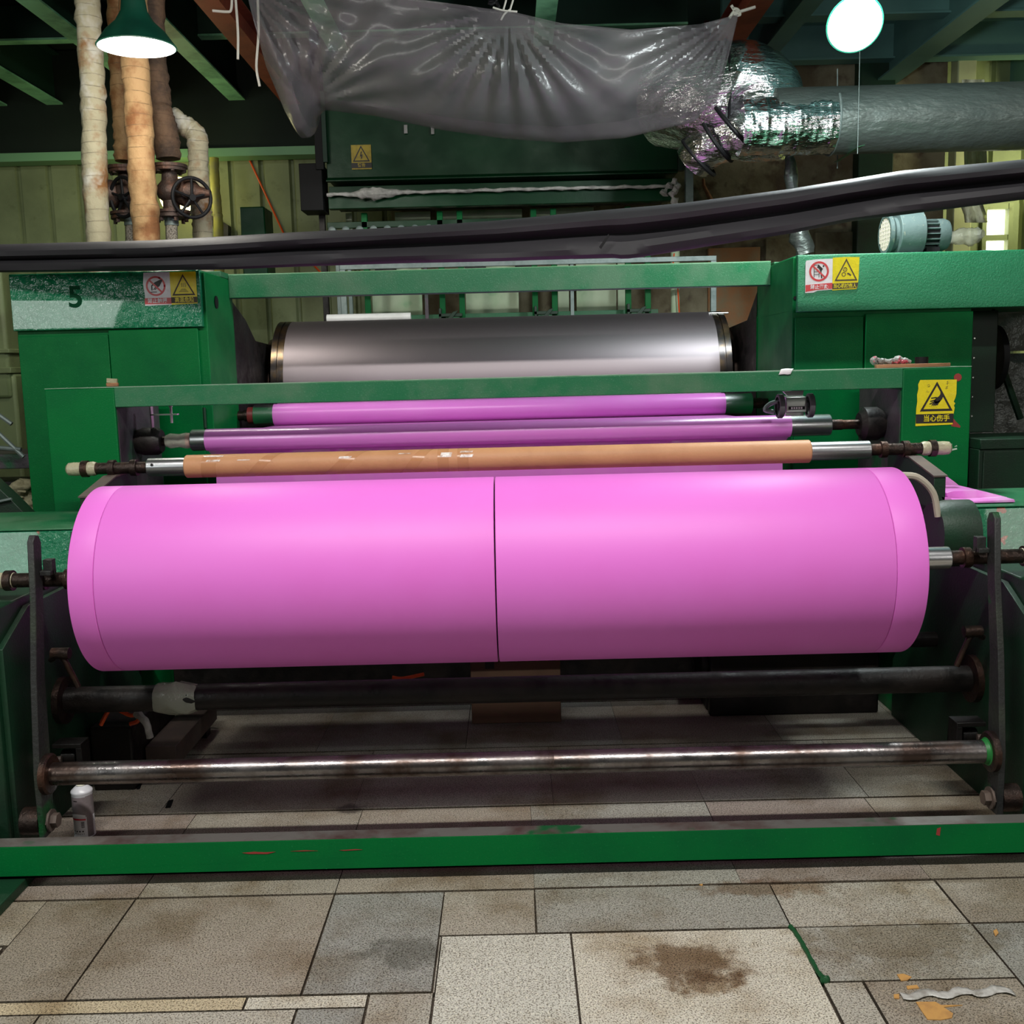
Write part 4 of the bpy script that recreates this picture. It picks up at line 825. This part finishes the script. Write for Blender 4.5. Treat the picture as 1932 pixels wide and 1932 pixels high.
def valve(c, sgn, label, wheelx, wr):
    t = thing('globe_valve', c, label, 'valve', None); c = Vector(c)
    MB().lathe(c + Vector((0, 0, -.155)), (0, 0, 1), [(0, .105), (.016, .105), (.017, .10), (.024, .10), (.025, .108), (.042, .108), (.046, .05), (.10, .05), (.12, .075), (.155, .085), (.19, .075), (.22, .05), (.27, .045), (.274, .10), (.292, .10), (.293, .108), (.312, .108), (.314, .07)], 32).build('valve_body', G['valve'], t)
    MB().lathe(c + Vector((sgn * .05, 0, 0)), (sgn, -.12, -.1), [(0, .075), (.03, .085), (.05, .09), (.06, .075), (.10, .07), (.13, .04), (.2, .02)], 28).build('bonnet', G['valve'], t)
    for z in (-.15, .14):
        for k in range(6): a = k * PI / 3; MB().lathe(Vector(c) + Vector((.085 * math.cos(a), .085 * math.sin(a), z - .03)), (0, 0, 1), [(0, .012), (.05, .012)], 6).build('flange_bolt', G['valve'], t)
    w = Vector(wheelx); nr = (sgn * .55, -.83, -.05)
    wo = MB().tube(ringpts(w, nr, wr, 36), .011, 10, False).build('handwheel', G['black'], t)
    q = Vector(nr).to_track_quat('Z', 'Y').to_matrix(); sp = MB().lathe(w, nr, [(-.02, .02), (.02, .02)], 12)
    for k in range(5): a = k * 2 * PI / 5 + .3; sp.tube([w, w + q @ Vector((wr * math.cos(a), wr * math.sin(a), 0))], .008, 8)
    sp.build('wheel_spokes', G['black'], wo)
    return t
p = at(322, 362, 6.5); valve(p, 1, 'rusty globe valve with its whole black handwheel open to view', at(362, 373, 6.42), .115)
p = at(240, 365, 6.55); valve(p, -1, 'rusty globe valve half hidden behind the orange-brown pipe', at(232, 372, 6.42), .115)
for x, lb in ((323, 'braided steel hose under the fully seen valve'), (247, 'braided steel hose under the half hidden valve')):
    a = at(x, 408, 6.5); b = at(x + 3, 520, 6.5)
    t = thing('braided_hose', b, lb, 'hose'); MB().tube([a, (a + b) / 2, b], .036, 16).build('hose_braid', G['braid'], t); MB().lathe(a + Vector((0, 0, -.055)), (0, 0, 1), [(0, .042), (.05, .042)], 16).build('ferrule', G['galv'], t)
o = MB().box(-2.15, -1.95, 8.6, 8.9, 2.2, 2.9); o = o.build('wall_cabinet', G['green_hood'], None, bevel=.01); tag(o, 'dark green cabinet behind the wrapped pipes', 'cabinet')
a = at(340, 372, 9.2)
o = MB().lathe(a, (0, -1, 0), [(0, .10), (.05, .16), (.06, .16)], 24).build('wall_lamp', mat('lit_wall_lamp', (1, .9, .5), .4, emit=(1, .85, .35, 1), es=5), None); tag(o, 'small lit lamp on the wall glowing behind the valve', 'lamp')
point('wall_lamp_light', a + Vector((0, -.4, 0)), 5, (1, .95, .5))
o = MB().prism([(at(x, y_, 9.5).x, at(x, y_, 9.5).z) for x, y_ in ((402, 408), (436, 428), (436, 460), (415, 460))], 'y', 9.4, 9.5).build('metal_guard', G['blackmetal'], None); tag(o, 'dark sheet metal guard beside the yellow pipe', 'guard')

# ================================================================== LAMPS
def lamp(name, c, label, r, axis, es, col, h=.17):
    t = thing(name, c, label, 'lamp'); c = Vector(c); ax = Vector(axis).normalized()
    MB().lathe(c, ax, [(0, r), (.004, r + .006), (.03, r * .93), (.07, r * .78), (h * .7, r * .5), (h, r * .34), (h + .06, r * .3), (h + .10, r * .22), (h + .11, .02)], 48, False).build('shade', G['shade'], t)
    MB().lathe(c, ax, [(0, r - .002), (.03, r * .9), (.07, r * .75), (h * .7, r * .46), (h - .01, r * .3), (h - .01, .001)], 48, False).build('reflector', G['white'], t)
    MB().lathe(c, ax, [(.005, .0005), (.006, r * .72), (.03, r * .74), (.06, r * .6), (h * .7, r * .25)], 40).build('bulb', mat('lit_bulb', (1, 1, 1), .4, emit=col, es=es), t)
    top = c + ax * (h + .1); MB().tube([top, Vector((top.x, top.y, 4.34))], .010, 8).build('pendant_rod', G['black'], t)
    return t
c = at(258, 90, 5.4); lamp('pendant_lamp', c, 'green enamel pendant lamp in front of the wrapped pipes', .187, (0.0, -.02, 1), 14, (1, .97, .9, 1))
point('pendant_lamp_light', c + Vector((0, 0, -.12)), 36, (1, .95, .85), .12)
c = at(1613, 46, 5.2); lamp('pendant_lamp', c, 'dazzling pendant lamp above the horizontal foil duct', .128, (.05, .72, .5), 60, (.97, 1, 1, 1))
point('pendant_lamp_light', c + Vector((0, -.2, -.1)), 155, (.9, 1, 1), .12)

# ================================================================== BLACK FILM WEB ACROSS
TP = [(-60, 462), (0, 461), (300, 453), (440, 445), (560, 438), (751, 429), (943, 416), (1134, 397), (1240, 388), (1300, 382), (1491, 357), (1705, 322), (1932, 301), (2010, 293)]
BP = [(-60, 512), (0, 514), (300, 511), (440, 508), (560, 503), (751, 497), (943, 493), (1090, 488), (1150, 486), (1172, 489), (1200, 486), (1300, 470), (1491, 440), (1600, 418), (1932, 376), (2010, 368)]
prof = [(0, -.02), (.01, .012), (.08, .045), (.2, .062), (.32, .055), (.42, .005), (.5, -.02), (.56, .0), (.66, .035), (.8, .05), (.92, .042), (.985, .015), (1, -.01)]
profL = [(0, -.02), (.01, .012), (.1, .045), (.25, .06), (.42, .055), (.54, .02), (.56, -.015), (.58, .02), (.68, .048), (.82, .045), (.93, .03), (.985, .01), (1, -.01)]
rows = []
for i in range(141):
    x = -60 + 2070 * i / 140; t_, = interp(TP, x); b_, = interp(BP, x); Yc = 5.0 - .85 * (x / 1932); k = min(1, max(0, (x - 250) / 500)); r = []
    for (v0, d0), (v1, d1) in zip(profL, prof):
        v = v0 + (v1 - v0) * k; d = d0 + (d1 - d0) * k
        d += .010 * noise.noise(Vector((x * .006, v * 7, 1))) + .006 * math.sin(v * 40 + x * .01) * (v > .55) * k
        if abs(x - 1150) < 60 and v > .85: d += .02
        r.append(at(x + (v - .5) * 8, t_ + (b_ - t_) * v, Yc - d))
    r += [p + Vector((0, .07, 0)) for p in reversed(r[1:-1:3])]; r.append(r[0].copy()); rows.append(r)
bf = thing('black_film_strip', at(966, 460, 4.6), 'long slack strip of black plastic film sagging across above the green covers', 'plastic film')
MB().grid(rows).build('film_fold', G['blackfilm'], bf)
q = [at(x, y_, 4.405) for x, y_ in ((1148, 441), (1150, 446), (1134, 470), (1130, 466))]
MB().add([p for p in q], [(0, 1, 2, 3)]).build('slit', G['black'], bf, label='short dark slit in the film')

# ================================================================== BLOWER
bl = thing('blower', (2.13, 5.62, 2.066), 'grey-blue electric blower with round dusty grille, standing on the linty green cover', 'blower')
BX, BY, BZ = 1.995, 5.60, 2.207
MB().lathe((BX + .05, BY, BZ), (1, 0, 0), [(0, .06), (.002, .115), (.13, .12), (.132, .05)], 40).box(BX + .05, BX + .18, BY - .02, BY + .12, 2.08, 2.20).build('volute', G['blower'], bl, bevel=.004)
MB().lathe((BX, BY, BZ), (1, 0, 0), [(0, .085), (0, .10), (.02, .10), (.035, .085), (.06, .085)], 36, False).build('intake_ring', G['blower'], bl)
gr = MB()
for k in range(-4, 5):
    h = math.sqrt(max(0, .09 ** 2 - (k * .02) ** 2)); gr.tube([(BX + .004, BY + k * .02, BZ - h), (BX + .004, BY + k * .02, BZ + h)], .0035, 6); gr.tube([(BX + .006, BY - h, BZ + k * .02), (BX + .006, BY + h, BZ + k * .02)], .0035, 6)
gr.lathe((BX + .02, BY, BZ), (1, 0, 0), [(0, .09), (.004, .09)], 24).build('intake_grille', G['grille'], bl)
MB().lathe((BX + .18, BY, BZ - .01), (1, 0, 0), [(0, .07), (.085, .07)], 28).build('motor_core', G['black'], bl)
fi = MB()
for k in range(18):
    a = 2 * PI * k / 18; fi.obox((BX + .225, BY + .075 * math.cos(a), BZ - .01 + .075 * math.sin(a)), (.08, .016, .005), (a, 0, 0))
fi.build('cooling_fins', G['blower'], bl)
MB().lathe((BX + .265, BY, BZ - .01), (1, 0, 0), [(0, .083), (.04, .084), (.06, .075), (.07, .05)], 32).build('fan_cover', G['blower'], bl)
MB().box(BX + .02, BX + .24, BY - .12, BY + .12, 2.076, 2.088).build('foot_plate', G['blower'], bl, bevel=.002)
MB().box(BX + .20, BX + .27, BY - .06, BY + .06, 2.088, 2.13).build('motor_foot', G['black'], bl)
o = MB().prism([(2.30, 2.066), (2.34, 2.09), (2.46, 2.10), (2.56, 2.095), (2.60, 2.066)], 'y', 5.45, 5.54).build('duct_stub', G['blower'], None, bevel=.006); tag(o, 'low grey flat fitting lying beside the blower under the window', 'fitting')
sh = []
for i in range(9):
    sh.append([at(1815 + j * 7 + 6 * math.sin(i), (300 + i * 15 if i else 150), 7.2 + .04 * math.sin(j * 1.7 + i * .4)) for j in range(7)])
o = MB().grid(sh).build('plastic_curtain', mat('dirty_cream_plastic', (.55, .55, .40), .35, c2=(.3, .28, .2), var=6, alpha=.8, bump=.5), None, solid=.004); tag(o, 'dirty cream plastic strip hanging beside the bright window', 'plastic curtain')
pts = spl([at(1826, 430, 7.0), at(1846, 430, 6.95), at(1858, 442, 6.9), at(1850, 455, 6.95), at(1835, 465, 7)], 6)
o = foiltube([at(1790, 452, 7), at(1815, 446, 7), at(1838, 443, 6.95), at(1856, 442, 6.9)], [(0, .04), (.5, .06), (1, .03)], .03, 16, 6).build('plastic_bag', G['glassleaf'], None); tag(o, 'clear plastic bag bulging in front of the bright window', 'plastic bag')

# ================================================================== SMALL THINGS
cn = thing('spray_can', (-1.497, 3.37, 0), 'white and grey spray can with a red stripe, on the floor behind the green bar', 'spray can')
x, y_ = -1.497, 3.37
MB().lathe((x, y_, 0), (0, 0, 1), [(0, .030), (.002, .0345), (.004, .0355), (.006, .034), (.155, .034), (.158, .0355), (.162, .0355), (.165, .034), (.176, .022), (.180, .016), (.184, .016)], 48).build('can_body', G['canwhite'], cn)
MB().lathe((x, y_, 0), (0, 0, 1), [(.078, .0343), (.148, .0343)], 48, False).build('label_panel', G['cangrey'], cn, label='grey-brown upper label')
def arcpatch(z0, z1, a0, a1, r, zb=0):
    mb = MB(); n = 10; mb.grid([[Vector((x + r * math.cos(a0 + (a1 - a0) * i / n), y_ + r * math.sin(a0 + (a1 - a0) * i / n), z + zb * math.sin(PI * i / n))) for i in range(n + 1)] for z in (z0, z1)]); return mb
arcpatch(.066, .072, -2.6, -1.0, .0346, .002).build('red_stripe', G['canred'], cn)
arcpatch(.072, .084, -2.6, -1.0, .0345, .006).build('white_arc', G['canwhite'], cn)
arcpatch(.006, .15, -.9, -.2, .0346).build('side_panel', G['cangrey'], cn)
mb = MB()
for k in range(5): mb.v and None; mb.grid([[Vector((x + .0348 * math.cos(a), y_ + .0348 * math.sin(a), z)) for a in (-1.45, -1.35, -1.25, -1.15)] for z in (.042 + k * .0045, .0444 + k * .0045)])
for k in range(4): mb.grid([[Vector((x + .0348 * math.cos(a + k * .3), y_ + .0348 * math.sin(a + k * .3), z)) for a in (-2.3, -2.22, -2.16)] for z in (.026, .031)])
for k in range(7): mb.grid([[Vector((x + .0348 * math.cos(a + k * .17), y_ + .0348 * math.sin(a + k * .17), z)) for a in (-2.3, -2.24)] for z in (.018, .021)])
for k in range(6): mb.grid([[Vector((x + .0348 * math.cos(a + k * .07), y_ + .0348 * math.sin(a + k * .07), z)) for a in (-2.1, -2.04)] for z in (.134, .1375)])
mb.build('small_print', G['canwhite'] if False else G['ink'], cn)
MB().lathe((x, y_, 0), (0, 0, 1), [(.180, .0155), (.183, .0165), (.186, .011), (.189, .0115), (.203, .010), (.204, .004)], 24).build('nozzle_cap', G['cream'], cn)

o = MB().box(-.205, .19, 4.40, 4.49, 0, .45)
bx = thing('carton', (0, 4.45, 0), 'brown carton with small printed squares, in the dark under the machine', 'cardboard box')
o.build('carton_body', G['carton'], bx, bevel=.004)
mb = MB()
for k in range(5): mb.box(-.04 + k * .045, -.008 + k * .045, 4.3985, 4.40, .28, .31)
mb.box(-.14, -.10, 4.3985, 4.40, .25, .31).box(-.15, -.09, 4.3985, 4.40, .312, .317).build('printed_symbols', G['ink'], bx)
pk = thing('floor_bar', (-1.39, 4.1, 0), 'short brown rectangular bar on feet, on the floor by the side plate', 'steel bar')
MB().box(-1.455, -1.335, 3.86, 4.42, .045, .13).build('bar_body', G['brown'], pk, bevel=.003)
MB().box(-1.44, -1.35, 3.88, 3.93, 0, .045).box(-1.44, -1.35, 4.3, 4.36, 0, .045).build('bar_foot', G['blackmetal'], pk)
mh = thing('machine_base', (1.2, 4.7, 0), 'black base block with motor, added for the shadow beneath the machine', 'motor')
MB().box(.85, 1.60, 4.42, 4.47, 0, .30).box(.85, 1.6, 4.5, 4.78, 0, .36).build('base_block', G['blackmetal'], mh, bevel=.01)  # dark block added to stand for both shadow and machine base
MB().lathe((.80, 4.55, .22), (1, 0, 0), [(0, .06), (.02, .11), (.5, .11), (.52, .05)], 28).build('motor_body', G['blackmetal'], mh)
ml = thing('machine_base', (-1.3, 4.6, 0), 'black oily block with orange hoses behind the floor bar', 'motor')
MB().box(-1.62, -1.46, 3.75, 4.25, 0, .25).build('base_block', G['blackmetal'], ml, bevel=.01)
for i, q in enumerate(([(190, 1368), (198, 1352), (205, 1340)], [(222, 1338), (235, 1345), (250, 1350), (262, 1340), (250, 1336)], [(245, 1366), (258, 1362), (262, 1356)], [(285, 1362), (330, 1366), (385, 1352), (405, 1333)], [(800, 1272), (760, 1280), (740, 1278)])):
    Y = (3.7, 3.75, 3.75, 4.45, 4.2)[i]; o = MB().tube(spl([at(x_, yy, Y) for x_, yy in q], 5), .008, 8).build('orange_hose', G['orange'], None)
    tag(o, ('short orange hose end rising by the black limit switch', 'looped orange hose under the taped cross tube', 'small orange hose stub beside the looped hose', 'long orange hose passing behind the brown floor bar', 'faint orange hose hanging under the pink rolls')[i], 'hose')
o = foiltube([at(258, 1345, 3.72), at(270, 1358, 3.7), at(278, 1375, 3.68), at(282, 1392, 3.68)], [(0, .012), (1, .016)], .012, 12, 5).build('crumpled_wrap', G['rag'], None); tag(o, 'scrap of crumpled clear wrap hanging beside the orange hoses', 'plastic wrap')
mb = MB().lathe((-1.30, 3.6, .408), (1, 0, 0), [(0, .049), (.02, .056), (.05, .052), (.08, .060), (.12, .052), (.15, .049)], 20, False)
for v in mb.v: v += Vector((0, v.y - 3.6, v.z - .413)) * .35 * noise.noise(v * 30)
o = mb.build('tape_wrap', G['glassleaf'], fr, label='crumpled clear tape on the cross tube')
# things on the portal beam
o = thing('brush', (-1.70, 4.47, 1.517), 'small brown block brush on the portal beam end', 'brush')
MB().obox((-1.705, 4.47, 1.526), (.048, .03, .016), (0, 0, .2)).build('brush_block', G['wood'], o, bevel=.003); MB().obox((-1.705, 4.47, 1.543), (.042, .026, .018), (0, .1, .2)).build('bristles', G['sack'], o)
p = at(1478, 699, 4.45)
o = MB().grid([[Vector((p.x - .035 + .05 * i / 4 + .01 * j, (4.392, 4.397, 4.42, 4.46)[j], (1.500, 1.519, 1.523, 1.520)[j] + .002 * math.sin(i + j * 1.5) ** 2)) for i in range(5)] for j in range(4)]).build('paper_scrap', mat('bright_paper', (.9, .9, .9), .5), None, solid=.001); tag(o, 'small bright white paper scrap on the portal beam', 'paper')
bo = tag(MB().prism([(1.555, 4.43), (1.60, 4.41), (1.82, 4.42), (1.885, 4.46), (1.80, 4.52), (1.58, 4.52)], 'z', 1.517, 1.532).build('wooden_board', G['wood'], None, bevel=.002), 'thin brown board lying on the portal post top', 'board')
mb = MB()
for k, (xx, r_) in enumerate(((1.565, .018), (1.60, .014), (1.635, .013), (1.665, .018), (1.69, .013))):
    mb.tube(spl([(xx - .02, 4.45, 1.532 + r_ * .6), (xx, 4.46 + .01 * (k % 2), 1.533 + r_), (xx + .022, 4.45, 1.532 + r_ * .6)], 5), [r_ * .5, r_ * .8, r_ * .9, r_, r_, r_, r_ * .9, r_ * .8, r_ * .7, r_ * .6, r_ * .5], 8, wob=.5, seed=k)
o = mb.build('wire_bundle', mat('tangled_grey_wire', (.22, .22, .2), .5, c2=(.5, .08, .12), var=25, cut=(.55, .6), bump=.8), None); tag(o, 'tangle of grey and pink wire on the brown board', 'wire bundle')
p = at(1739, 672, 4.47)
o = thing('tape_roll', (p.x, 4.47, 1.532), 'black tape roll lying flat on the brown board', 'tape roll')
MB().lathe((p.x, 4.47, 1.532), (0, 0, 1), [(0, .018), (0, .027), (.028, .027), (.028, .018)], 32, False).build('tape_winding', G['black'], o); MB().lathe((p.x, 4.47, 1.532), (0, 0, 1), [(0, .018), (.028, .018)], 32, False).lathe((p.x, 4.47, 1.532), (0, 0, 1), [(0, .016), (.028, .016)], 32, False).build('tape_core', G['card'], o)
# pink film scraps on the pedestal
sc = thing('film_scrap', (1.86, 4.1, .996), 'folded pink film offcuts heaped on the pedestal with peeling paint', 'plastic film')
def fold(px, Y0, Y1, name, lift=0):
    pts = [at(x_, yy, Y0) for x_, yy in px]; pts = [Vector((p.x, p.y, max(p.z, .999))) for p in pts]; n = len(pts); b = [Vector((p.x, Y1, p.z + lift)) for p in pts]
    return MB().add(pts + b, [tuple(range(n - 1, -1, -1)), tuple(range(n, 2 * n))] + [(i, (i + 1) % n, n + (i + 1) % n, n + i) for i in range(n)]).build(name, G['film_slack'], sc, bevel=.002)
fold([(1774, 893), (1782, 895), (1805, 912), (1822, 928), (1822, 938), (1774, 938)], 4.24, 4.26, 'upright_flap')
fold([(1785, 930), (1800, 926), (1845, 925), (1900, 938), (1903, 942), (1790, 944)], 4.02, 4.2, 'folded_layer')
fold([(1772, 944), (1840, 946), (1914, 942), (1916, 948), (1860, 951), (1790, 951)], 3.92, 4.05, 'folded_layer')
fold([(1775, 936), (1795, 940), (1800, 949), (1780, 948)], 3.9, 3.915, 'white_edge')
o = MB().box(-1.79, -1.655, 4.20, 4.215, .996, 1.0).build('yellow_strip', G['yellowpipe'], None); tag(o, 'thin yellow strip lying on the green pedestal', 'strip')
# floor litter
P = [atz(x_, yy) for x_, yy in ((1491, 1749), (1510, 1775), (1530, 1812), (1543, 1835), (1556, 1850), (1562, 1855))]
o = MB().tube(spl([p + Vector((0, 0, .002)) for p in P], 6), [.0065] * 22 + [.008, .010, .012, .013, .013, .013, .012, .010, .006][:9], 8, wob=.4)
o = o.build('green_caulk_line', G['darkgreenline'], None); tag(o, 'dark green caulk bead in the floor joint of the pale stone', 'caulk')
rb = []
for i in range(24):
    t = i / 23; p = atz(1700 + 212 * t, 1882 - 10 * t + 4 * math.sin(t * 20)); rb.append([p + Vector((0, w_, .004 + .008 * abs(noise.noise(Vector((t * 9, w_ * 60, 2)))))) for w_ in (-.014, -.005, .005, .014)])
o = MB().grid(rb).build('torn_tape_ribbon', G['ribbon'], None, solid=.001); tag(o, 'torn whitish tape ribbon stuck to the floor', 'tape')
for i, (q, lb) in enumerate((([(1692, 1840), (1705, 1839), (1720, 1845), (1712, 1851), (1700, 1852)], 'oval tan card flake above the torn ribbon'), ([(1710, 1862), (1730, 1860), (1734, 1866), (1712, 1868)], 'small tan card flake touching the torn ribbon'), ([(1686, 1878), (1696, 1877), (1697, 1886), (1687, 1885)], 'tiny tan card flake at the ribbon end'),
        ([(1728, 1892), (1765, 1892), (1775, 1898), (1816, 1898), (1780, 1902), (1798, 1914), (1796, 1922), (1775, 1926), (1750, 1925), (1738, 1908)], 'large torn tan card flake below the ribbon'), ([(1874, 1758), (1880, 1754), (1884, 1762), (1878, 1768)], 'lone tan flake beyond the ribbon'), ([(1319, 1670), (1326, 1669), (1325, 1673)], 'tiny yellow flake near the green front bar'))):
    pp = [atz(x_, yy) for x_, yy in q]; o = MB().prism([(p.x, p.y) for p in pp], 'z', .0004, .003).build('card_flake', G['flake'], None); tag(o, lb, 'card scrap')
for q, lb in (([(258, 1490), (263, 1480), (268, 1479), (264, 1489)], 'small black chip on the floor under the bright tube'), ([(312, 1525), (318, 1512), (327, 1510), (322, 1524)], 'black and white chip on the floor near the spray can')):
    pp = [atz(x_, yy) for x_, yy in q]; o = MB().prism([(p.x, p.y) for p in pp], 'z', .0004, .004).build('rubber_chip', G['black'], None); tag(o, lb, 'scrap')
# left: neighbouring machine and scrap
om = thing('old_machine', (-3.3, 6.4, 0), 'olive old machine column with a riveted seam, at the picture edge beside the glossy cover', 'machine')
MB().box(-3.9, -3.02, 6.3, 6.8, 1.45, 2.3).build('upper_body', G['olive'], om, bevel=.02)
MB().box(-3.9, -3.0, 6.28, 6.82, 1.60, 1.635).box(-3.9, -3.0, 6.28, 6.82, 1.72, 1.745).build('seam_flange', G['olive'], om, bevel=.004)
MB().box(-3.85, -3.0, 6.32, 6.8, 0, 1.6).build('lower_body', G['olive'], om, bevel=.02)
o = MB().box(-3.0, -2.78, 7.1, 7.2, 0, 1.9).build('white_panel', G['plaster'], None, bevel=.004); tag(o, 'pale narrow panel between the old machine and the green housing', 'panel')
sr = thing('scrap_rack', (-3.0, 5.6, 0), 'dark rack with slanting bars, low behind the green housing', 'rack')
MB().box(-3.5, -2.6, 5.6, 6.0, 1.08, 1.16).build('shelf_beam', G['plategrey'], sr, bevel=.004)
MB().box(-3.5, -2.6, 5.7, 6.0, .0, 1.0).build('back_plate', G['blackmetal'], sr)
for q in (((-20, 770), (22, 800)), ((-5, 815), (45, 862)), ((0, 845), (40, 848))):
    MB().tube([at(*q[0], 5.5), at(*q[1], 5.5)], .012, 8).build('slanting_bar', G['galv'], sr)
q = [at(x_, yy, 4.7) for x_, yy in ((-20, 905), (20, 942), (55, 978), (15, 1000), (-20, 950))]
MB().prism([(p.x, p.z) for p in q], 'y', 4.7, 4.8).build('channel_end', G['green_dark'], sr, bevel=.003)
MB().tube([at(-10, 948, 4.68), at(22, 941, 4.68)], .006, 6).build('bright_edge', G['galv'], sr)
mb = foiltube([at(46, 905, 5.2), at(44, 925, 5.2), at(42, 948, 5.2), at(48, 968, 5.2)], [(0, .02), (.5, .05), (1, .06)], .06, 20, 6)
o = mb.build('crumpled_sack', G['sack'], None); tag(o, 'crumpled beige sack wedged beside the green housing', 'sack')
# right: foil wrapped panels behind the pulley
o = MB().box(2.62, 3.6, 6.0, 6.05, 1.32, 1.78); o.box(2.62, 3.6, 6.0, 6.05, .5, 1.60)
fw = thing('insulated_panel', (3.0, 6.0, .5), 'grey crinkled foil insulation panels behind the belt guard', 'insulation panel')
for z0, z1 in ((1.585, 1.95), (.5, 1.57)):
    MB().grid([[Vector((2.6 + 1.1 * i / 20, 6.0 + .02 * noise.noise(Vector((i * .5, j * .6, z0))), z0 + (z1 - z0) * j / 12)) for i in range(21)] for j in range(13)]).build('foil_panel', G['foilgrey'], fw, solid=.02)
MB().tube([at(1895, 705, 5.8), at(1925, 790, 5.8)], .02, 8).build('brace', G['green_dark'], fw)
# scratches on the front bar
for q in ([(457, 1609), (480, 1607), (500, 1608), (520, 1607), (505, 1611), (470, 1611)], [(548, 1606), (575, 1604), (600, 1605), (570, 1606)], [(640, 1604), (672, 1602), (684, 1603), (650, 1605)], [(1768, 1563), (1775, 1561), (1773, 1577), (1766, 1575)]):
    pp = [at(x_, yy, 3.0) for x_, yy in q]; poly_xz([(p.x, p.z) for p in pp], 3.0, .0006).build('paint_scratch', G['redpaint'], fr)
